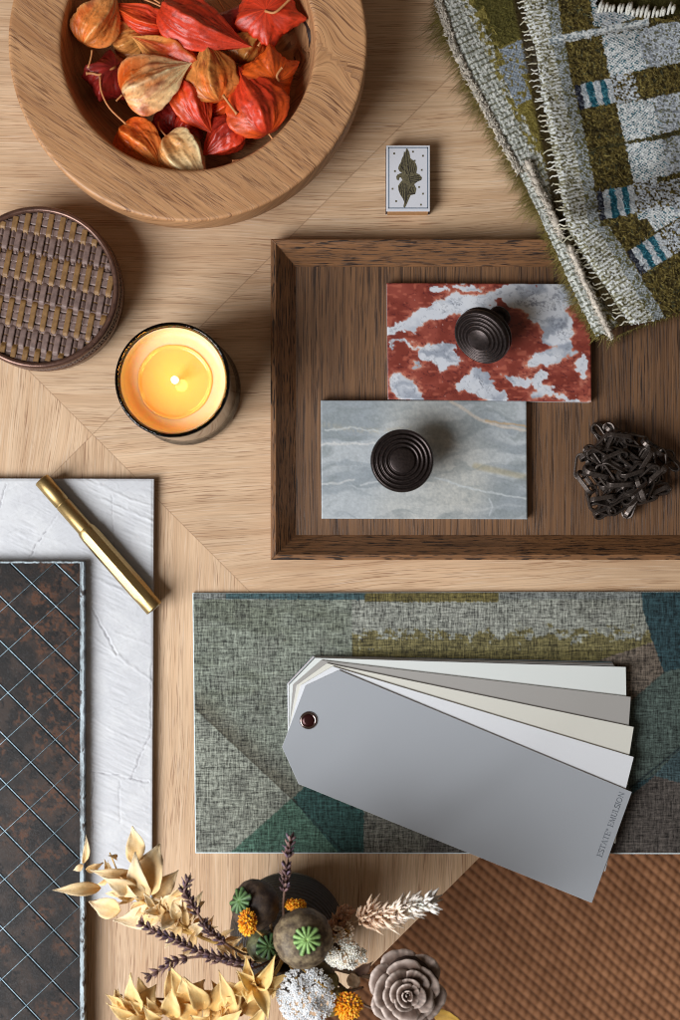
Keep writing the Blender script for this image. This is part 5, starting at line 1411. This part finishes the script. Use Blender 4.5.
def branch_b():
    r = froot("leaf_branch", "golden straw leafy branch along the bottom edge with a star shaped tip", "dried leaves")
    stem(r, [NECK, P(275, 975, .128), P(250, 996, .132), P(210, 1008, .134), P(160, 1014, .134), P(120, 1012, .132)], .0016, .0008)
    Lf = [((360, 850), (252, 766), 40), ((400, 880), (255, 805), 52), ((395, 850), (362, 672), 74), ((430, 850), (480, 722), 76), ((470, 800), (400, 690), 52), ((560, 860), (545, 618), 62), ((640, 780), (596, 690), 66), ((560, 870), (560, 728), 74),
          ((640, 830), (700, 700), 80), ((600, 860), (650, 720), 70), ((440, 880), (300, 870), 56), ((500, 880), (420, 820), 50)]
    for i, (b, t, wd) in enumerate(Lf): leaf(r, z1(*b), z1(*t), wd / 4.533 * 1.08, .132, .137 + .010 * math.sin(i * 1.3), i + 41, c0=(255, 228, 172), c1=(246, 198, 118))
    L2 = [((120, 700), (40, 540), 60), ((170, 720), (95, 590), 64), ((200, 720), (245, 596), 66), ((250, 740), (150, 640), 60), ((250, 720), (330, 640), 70), ((300, 740), (235, 560), 50), ((150, 740), (60, 690), 60), ((300, 760), (230, 690), 56), ((340, 770), (420, 700), 50),
          ((200, 760), (120, 740), 50), ((120, 760), (20, 740), 60), ((330, 740), (280, 640), 60), ((240, 790), (330, 720), 60), ((420, 700), (300, 720), 60), ((380, 720), (300, 620), 56)]
    for i, (b, t, wd) in enumerate(L2): leaf(r, z2(*b), z2(*t), wd / 4.0 * 1.08, .133, .138 + .009 * math.sin(i * 1.7), i + 61, c0=(255, 224, 162), c1=(244, 192, 110))
    L3 = [((60, 800), (0, 760), 60), ((180, 800), (120, 860), 60), ((260, 800), (300, 880), 60), ((30, 820), (-60, 790), 60)]
    for i, (b, t, wd) in enumerate(L3): leaf(r, z2(*b), z2(*t), wd / 4.0, .130, .135, i + 81, c0=(255, 224, 162), c1=(244, 192, 110))
    fill(r, [(275, 975), (240, 994), (205, 1006), (160, 1012), (120, 1010)], 52, .130, 8, (255, 226, 168), (246, 196, 116), (13, 26))
    star = z2(378, 622)
    for i, t in enumerate([(345, 498), (462, 498), (516, 574), (474, 636), (432, 762), (350, 694), (272, 652), (306, 560), (410, 560), (340, 600)]):
        leaf(r, star, z2(*t), 13.5, .141, .147 + .006 * math.sin(i * 2), i + 91, c0=(252, 224, 160), c1=(240, 196, 116), curl=.9, name="star_leaf")
branch_a(); branch_b()

# ---- poppy heads
def podmat(name, a, b):
    m = Mat(name); n = m.noise(m.tc("Object"), (190,) * 3, 4, .7); return m.out(m.ramp(n, [(.36, L4(*a)), (.5, L4(*[(x + y) / 2 for x, y in zip(a, b)])), (.66, L4(*b))]), .6, m.bump(n, .35, .0005))
M_pod = podmat("poppy_skin", (70, 56, 44), (150, 132, 102)); M_podd = podmat("dark_poppy_skin", (52, 40, 36), (96, 78, 62)); M_podg = podmat("green_poppy_skin", (66, 66, 46), (128, 130, 92))
def poppy(body, crown, rb, rc, zb, mat, label, rays=11, gc=(104, 134, 84)):
    r = froot("poppy_head", label, "poppy seed head")
    B = P(body[0], body[1], zb); C = P(crown[0], crown[1], zb + rb * S * .8)
    d = (C - B); 
    if d.length < rb * S * .9: d = Vector((d.x * 1.0, d.y * 1.0, math.sqrt(max(1e-8, (rb * S * .92) ** 2 - d.x ** 2 - d.y ** 2))))
    d.normalize(); R_ = rb * S * .88
    prof = [(0, -1.0), (.28, -.96), (.55, -.82), (.80, -.55), (.95, -.2), (1.0, .12), (.95, .42), (.80, .66), (.56, .82), (.34, .88), (.28, .93), (.22, .97), (0, .97)]
    dn = []
    for a, b in zip(prof[:-1], prof[1:]): dn += [(a[0] + (b[0] - a[0]) * k / 3, a[1] + (b[1] - a[1]) * k / 3) for k in range(3)]
    dn.append(prof[-1])
    Mx = Matrix.Translation(B) @ rotto(d)
    mb = MB(); mb.lathe([(q * R_, z * R_ * .95) for q, z in dn], 66, Mx, rfn=lambda a, z: 1 + .030 * abs(math.sin(a * rays / 2)) + .018 * math.sin(3 * a + z * 300)); mb.build("pod", mat, r)
    # crown: a disc of rays with raised ridges
    M_ = Mat("green_crown"); n = M_.noise(M_.tc("Object"), (700,) * 3, 3, .6); Mg = M_.out(M_.mix(.5, M_.attr(), M_.ramp(n, [(.3, .7), (.7, 1.25)]), 'MULTIPLY'), .55)
    rcw = rc * S * .90; z0 = R_ * .95
    NA, NR = rays * 12, 12; G = np.zeros((NR, NA + 1, 3)); Cc = np.zeros((NR, NA + 1, 3))
    rnd = random.Random(rays + int(body[0])); lens = [rnd.uniform(.76, 1.10) for _ in range(rays)]
    for i in range(NR):
        for j in range(NA + 1):
            a = 2 * math.pi * j / NA; k = (a * rays / (2 * math.pi)) % 1.0; c_ = abs(k - .5) * 2      # 0 mid ray, 1 gap
            ln_ = lens[int(a * rays / (2 * math.pi)) % rays]
            rmax = rcw * ln_ * (1 - .42 * c_ ** 3.0); rr = rmax * (i / (NR - 1)); f = i / (NR - 1)
            ridge = .0013 * math.exp(-(c_ / .28) ** 2) * min(1, f * 5) * (1.1 - f * .5)
            z = z0 + .0012 + ridge - .0016 * f * f - .0012 * (c_ ** 2) * f
            G[i, j] = Mx @ Vector((rr * math.cos(a), rr * math.sin(a), z))
            e = math.exp(-(c_ / .30) ** 2); Cc[i, j] = np.array(gc) * (.42 + .75 * e) * rnd.uniform(.85, 1.12) + np.array((60, 50, 10)) * e * (.3 if f > .15 else .6)
    mb = MB(); mb.grid(G[::-1], lin(np.clip(Cc, 0, 255))[::-1]); o = mb.build("crown", Mg, r); s_ = o.modifiers.new("t", 'SOLIDIFY'); s_.thickness = .0010
    stem(r, [NECK, NECK.lerp(B, .5) + Vector((0, 0, .004)), B - d * R_ * .9], .0013, .0011, mat=simple("poppy_stem", (120, 92, 58), .6, .2, 300))
poppy(z2(385, 300), z2(304, 281), 24.5, 14.0, .128, M_podd, "dark brown poppy head with green crown turned to the left", 11, (66, 98, 62))
poppy(z2(404, 462), z2(430, 466), 15.5, 13.0, .121, M_podg, "small green poppy head tucked low between the two larger ones", 10, (66, 100, 66))
poppy(z2(570, 432), z2(586, 436), 28.5, 15.0, .150, M_pod, "largest poppy head, mottled grey brown with bright green crown facing up", 12, (122, 160, 100))

# ---- lavender
M_lav = Mat("lavender_bud"); n = M_lav.noise(M_lav.tc("Object"), (500,) * 3, 3, .6)
M_lav = M_lav.out(M_lav.mix(.4, M_lav.attr(), M_lav.ramp(n, [(.3, .7), (.7, 1.25)]), 'MULTIPLY'), .6)
M_lavs = simple("lavender_stem", (112, 84, 70), .7, .2, 400)
def lavender(pts, zs, f0, label, seed, dens=1.0, top=1.0):
    r = froot("lavender_spike", label, "lavender"); rnd = random.Random(seed)
    W = [P(p[0], p[1], z) for p, z in zip(pts, zs)]; sp = smooth([NECK] + W, 2, 8); K = len(sp)
    mb = MB(); mb.tube(sp, [.0009] * K, 6); mb.build("stem", M_lavs, r)
    mb = MB(); i = int(K * f0); spots = np.arange(i, K, 1.0)
    run = 0; last = sp[i]
    for k in range(i, K):
        run += (sp[k] - last).length; last = sp[k]
        if run < .0042 / dens: continue
        run = 0
        t = (sp[min(k + 1, K - 1)] - sp[k - 1]).normalized(); f = (k - i) / (K - i)
        if rnd.random() < .12 and f < .6: continue
        nb = 7 if f < .8 else 4
        for b in range(nb):
            a = 2 * math.pi * b / nb + rnd.uniform(0, .8); s1 = t.cross(Vector((0, 0, 1))).normalized(); s2 = s1.cross(t)
            o = (s1 * math.cos(a) + s2 * math.sin(a)); d = (o * .75 + t * 1.0).normalized()
            col_ = np.array(rnd.choice([(112, 84, 84), (92, 66, 68), (134, 104, 98), (78, 56, 60), (104, 84, 100)])) * rnd.uniform(.85, 1.15)
            ball(mb, sp[k] + o * .0020 * rnd.uniform(.7, 1.2), d, .00125 * rnd.uniform(.8, 1.15), .0028 * rnd.uniform(.8, 1.2), 6, lin(np.clip(col_, 0, 255)), .25)
            if rnd.random() < .25:
                q = sp[k] + o * .0040 + t * .002; ball(mb, q, d + Vector((rnd.uniform(-.4, .4), rnd.uniform(-.4, .4), 0)), .0006, .0020, 5, lin(np.clip(col_ * 1.25, 0, 255)), .6)
    mb.build("buds", M_lav, r)
lavender([(284, 925), z2(492, 300), z2(502, 210), z2(508, 120), z2(524, 30)], [.118, .132, .140, .146, .150], .50, "lavender spike standing upright over the vase rim", 1, 1.1)
lavender([(245, 955), z2(270, 460), z2(190, 400), z2(130, 300), z2(92, 240), z2(120, 182)], [.124, .137, .141, .145, .147, .148], .34, "lavender spike leaning to the upper left, thickest of them", 2, 1.25)
lavender([(255, 962), z2(350, 535), z2(250, 512), z2(150, 485), z2(60, 438), z2(-40, 398), z1(400, 435)], [.120, .138, .140, .141, .142, .143, .143], .22, "long lavender spike pointing left below the yellow leaves", 3, 1.0)
lavender([(255, 968), z2(300, 545), z2(180, 505), z2(120, 510), z2(30, 530), z1(560, 625), z1(430, 695)], [.122, .134, .136, .137, .137, .137, .136], .34, "lower lavender spike pointing left toward the dark panel", 4, .85)
lavender([(262, 978), (225, 996), (180, 1000), (140, 998), z1(290, 800), z1(325, 770)], [.120, .124, .126, .126, .126, .127], .72, "lavender tip poking out of the golden leaves at the bottom", 5, .8)

# ---- small white clusters
M_wh = Mat("white_floret"); M_wh = M_wh.out(M_wh.attr(), .6, None, Subsurface_Weight=.5, Subsurface_Radius=(.003, .0025, .002), Subsurface_Scale=1.0)
def cluster(center, rx, ry, z, n, fl, c0, label, seed, name="florets", ang=0):
    r = froot("white_flower", label, "dried flower"); rnd = random.Random(seed); C = P(center[0], center[1], z); mb = MB()
    for k in range(n):
        a = rnd.uniform(0, 2 * math.pi); q = math.sqrt(rnd.random()); x = q * math.cos(a); y = q * math.sin(a)
        bump_ = .5 + .5 * math.sin(x * 6 + seed) * math.cos(y * 5 + seed)
        p = C + Vector((x * rx * S * .86, y * ry * S * .86, .010 * (1 - q * q) + .005 * bump_ - .004))
        nb = rnd.randint(4, 6); d0 = Vector((x * .8, y * .8, 1)).normalized(); s1 = d0.cross(Vector((0, 1, .2))).normalized(); s2 = s1.cross(d0)
        for b in range(nb):
            t = 2 * math.pi * b / nb + rnd.random(); o = s1 * math.cos(t) + s2 * math.sin(t)
            cc = np.array(c0) * rnd.uniform(.96, 1.08); ball(mb, p + o * fl * .9, d0 + o * .9, fl * rnd.uniform(.5, .8), fl * rnd.uniform(.8, 1.15), 6, lin(np.clip(cc, 0, 255)))
        ball(mb, p + d0 * fl * .2, d0, fl * .45, fl * .5, 5, lin(np.array(c0) * .78))
    mb.build(name, M_wh, r)
    stem(r, [NECK, NECK.lerp(C, .55), C - Vector((0, 0, .004))], .0012, .0010)
    for k in range(9):
        a = 2 * math.pi * k / 9; q = C + Vector((math.cos(a) * rx * S * .5, math.sin(a) * ry * S * .5, .001)); stem(r, [C - Vector((0, 0, .012)), q], .0006, .0005, "twig", n=5)
cluster(z2(585, 668), 29, 31, .146, 380, .00100, (246, 245, 243), "dense pure white flower cluster below the largest poppy head", 4)
cluster(z3(196, 398), 21, 16, .140, 120, .00115, (248, 238, 220), "small cream flower cluster between poppy head and wooden rose", 8)
cluster(z3(190, 318), 12, 11, .134, 16, .0012, (228, 206, 182), "tiny dull cream cluster right beside the largest poppy head", 9)

# ---- orange tufts
M_or = Mat("orange_petal"); M_or = M_or.out(M_or.attr(), .6)
def tuft(center, rx, ry, z, label, seed, sp=.35, n=170):
    r = froot("orange_flower", label, "dried flower"); rnd = random.Random(seed); C = P(center[0], center[1], z); mb = MB()
    for k in range(n):
        a = rnd.uniform(0, 6.283); q = math.sqrt(rnd.random()); x, y = q * math.cos(a), q * math.sin(a)
        d = Vector((x * 1.1, y * 1.1, 1 - .5 * q)); cc = np.array(rnd.choice([(246, 176, 24), (240, 156, 18), (250, 200, 60), (224, 130, 16)]))
        ball(mb, C + Vector((x * rx * S * .90, y * ry * S * .90, .005 * (1 - q * q) + rnd.uniform(-.0006, .0006))), d, .0010, .0017, 6, lin(cc), .3)
    mb.build("petals", M_or, r); stem(r, [NECK, NECK.lerp(C, .5), C], .001, .0009)
tuft(z2(350, 368), 8, 12.5, .148, "bright orange flower tuft between the dark and green poppy heads", 1)
tuft(z2(540, 298), 10, 5, .128, "orange flower tuft peeking out behind the largest poppy head", 2)
tuft(z3(202, 620), 14, 13, .140, "orange yellow flower tuft beside the wooden rose", 3, n=240)

# ---- pale heather sprigs
M_he = Mat("pink_cream_bract"); M_he = M_he.out(M_he.attr(), .6, None, Subsurface_Weight=.2, Subsurface_Radius=(.002, .0015, .001), Subsurface_Scale=1.0)
def sprig(pts, zs, label, seed, ln_, c0, c1, dens=1.0, f0=.3):
    r = froot("feathery_sprig", label, "dried flower"); rnd = random.Random(seed)
    sp = smooth([NECK] + [P(p[0], p[1], z) for p, z in zip(pts, zs)], 2, 8); K = len(sp)
    mb = MB(); mb.tube(sp, [.001] * K, 6); mb.build("stem", simple("pale_twig", (196, 168, 136), .6), r)
    mb = MB(); i = int(K * f0)
    for k in range(i, K):
        t = (sp[min(k + 1, K - 1)] - sp[k - 1]).normalized(); f = (k - i) / (K - i); s1 = t.cross(Vector((0, 0, 1))).normalized(); s2 = s1.cross(t)
        side = .5 + .85 * abs(math.sin(k * .55 + .6))
        for b in range(int(15 * dens)):
            a = rnd.uniform(0, 6.283); o = s1 * math.cos(a) + s2 * math.sin(a); L_ = ln_ * side * rnd.uniform(.6, 1.15) * (1 - .35 * f); d = (o + t * rnd.uniform(.15, .9)).normalized()
            cc = np.array(c0) * (1 - f) + np.array(c1) * f; cc = cc * rnd.uniform(.88, 1.08); p0 = sp[k] + t * rnd.uniform(0, .002); p1 = p0 + d * L_ * .6; p2 = p0 + (d + t * .25).normalized() * L_
            mb.tube([p0, p1, p2], [.0008, .0014, .0002], 5, color=lin(np.clip(cc, 0, 255)), flat=.45)
    mb.build("bracts", M_he, r)
sprig([z3(120, 330), z3(215, 272), z3(290, 235), z3(380, 235), z3(440, 205), z3(545, 182)], [.112, .124, .132, .138, .142, .146], "cream and blush feathery sprig reaching right over the table", 1, .0125, (238, 200, 168), (252, 246, 238), 1.0, .42)
sprig([z3(100, 370), z3(150, 285), z3(190, 225)], [.112, .120, .124], "short brownish pink feathery sprig beside the largest poppy head", 2, .009, (186, 142, 116), (202, 160, 132), 1.0, .50)

# ---- dark seed pods and twigs around the rose
def twigs():
    r = froot("brown_twig", "brown twisted twig with dry leaf between the orange tuft and rose", "twig")
    stem(r, [NECK, P(*z3(160, 520), .118), P(*z3(200, 560), .122), P(*z3(270, 540), .124)], .0016, .0008, mat=simple("brown_bark", (96, 72, 56), .7, .3, 300))
    stem(r, [NECK, P(*z3(300, 640), .112), P(*z3(450, 660), .115), P(*z3(575, 652), .118)], .0011, .0007, "twig", mat=simple("brown_bark", (96, 72, 56), .7, .3, 300))
    leaf(r, z3(190, 540), z3(150, 640), 14, .121, .128, 301, c0=(150, 136, 88), c1=(110, 96, 60)); leaf(r, z3(240, 480), z3(310, 430), 13, .120, .128, 302, c0=(112, 84, 66), c1=(74, 52, 44)); leaf(r, z3(220, 480), z3(235, 560), 12, .119, .122, 303, c0=(226, 200, 168), c1=(190, 160, 128))
    leaf(r, z3(150, 480), z3(110, 600), 16, .117, .124, 304, c0=(128, 112, 66), c1=(96, 84, 48)); leaf(r, z3(190, 600), z3(110, 670), 15, .122, .128, 305, c0=(150, 134, 80), c1=(116, 100, 56))
    leaf(r, z3(140, 490), z3(60, 440), 15, .112, .118, 306, c0=(92, 78, 48), c1=(66, 52, 36)); leaf(r, z3(570, 650), z3(690, 690), 14, .118, .124, 307, c0=(214, 176, 84), c1=(184, 140, 60))
twigs()

# ---- wooden cedar rose
def rose():
    r = froot("wooden_rose", "grey brown cedar rose with layered woody petals at the bottom", "wooden rose"); rnd = random.Random(77)
    C = P(*z3(452, 562), .142); tiltM = Matrix.Rotation(.10, 4, 'Y') @ Matrix.Rotation(-.06, 4, 'X')
    m = Mat("woody_petal"); n = m.noise(m.tc("Object"), (300,) * 3, 4, .65)
    M = m.out(m.mix(.55, m.attr(), m.ramp(n, [(.3, .6), (.7, 1.25)]), 'MULTIPLY'), .6, m.bump(n, .5, .0006))
    rings = [(2.0, 2, 84, 6, 0), (4.6, 3, 80, 9, 0), (8.4, 3, 74, 11.5, 0), (13.5, 4, 64, 13.5, 0), (19.5, 5, 50, 15, -2), (26, 5, 34, 17, -4), (31, 6, 16, 18, -8)]
    rings = [(a_ * .82, b_, c_, d_ * .82, e_) for a_, b_, c_, d_, e_ in rings]
    ga = 0
    for ri, (rad, cnt, tilt, hgt, zo) in enumerate(rings):
        ga += .7
        for k in range(cnt):
            a = ga + 2 * math.pi * k / cnt + rnd.uniform(-.12, .12); tl = math.radians(tilt + rnd.uniform(-8, 8)); hg = hgt * S * rnd.uniform(.88, 1.1); R_ = rad * S
            half = min(1.35, math.pi / cnt * 1.25); nu, nv = 9, 15; G = np.zeros((nu, nv, 3)); Cc = np.zeros((nu, nv, 3)); zc = (zo + (8 - ri) * .6) * S
            ph = rnd.uniform(0, 6)
            for i in range(nu):
                u = i / (nu - 1)
                for j in range(nv):
                    v = j / (nv - 1) * 2 - 1
                    edge = (1 - abs(v) ** 3 * .40) * (1 + .07 * math.sin(v * 3.4 + ph) + .02 * math.sin(v * 13 + ph))
                    h_ = hg * u * edge
                    flare = .34 * hg * u ** 3 * (1 if ri > 1 else .2)
                    rr = R_ * .55 + h_ * math.cos(tl) + flare + (R_ * .25) * u * (.5 if ri < 3 else .3)
                    an = a + v * half * (1 - .12 * u)
                    z = zc + h_ * math.sin(tl) - flare * .5 + .0010 * math.sin(v * 2.6 + ph) * u
                    G[i, j] = C + (tiltM @ Vector((rr * math.cos(an), rr * math.sin(an), z)))
                    pale = .22 * u * (1 + .5 * math.sin(v * 9 + ph)) + .75 * max(0, (u - .80) / .20)
                    cc = np.array((88, 64, 52)) * (1 - pale) + np.array((232, 212, 200)) * pale
                    cc = cc * (.92 + .1 * math.sin(v * 23 + ph)) * rnd.uniform(.95, 1.04); Cc[i, j] = cc
            mb = MB(); mb.grid(G, lin(np.clip(Cc, 0, 255))); o = mb.build("petal", M, r); s_ = o.modifiers.new("t", 'SOLIDIFY'); s_.thickness = .0009; s_.offset = 0
    mb = MB(); ball(mb, C + Vector((0, 0, .002)), (0, 0, 1), .0022, .0045, 10); mb.lathe([(.024, -.008), (.012, -.012), (.003, -.016), (0, -.016)][::-1] + [(.022, -.004), (0, -.001)], 20, Matrix.Translation(C)); mb.build("core", simple("dark_core", (58, 42, 36), .7, .3, 500), r)
    stem(r, [NECK, NECK.lerp(C, .5) + Vector((0, 0, -.004)), C - Vector((0, 0, .014))], .0018, .0018, mat=simple("rose_stem", (110, 84, 60), .7))
rose()
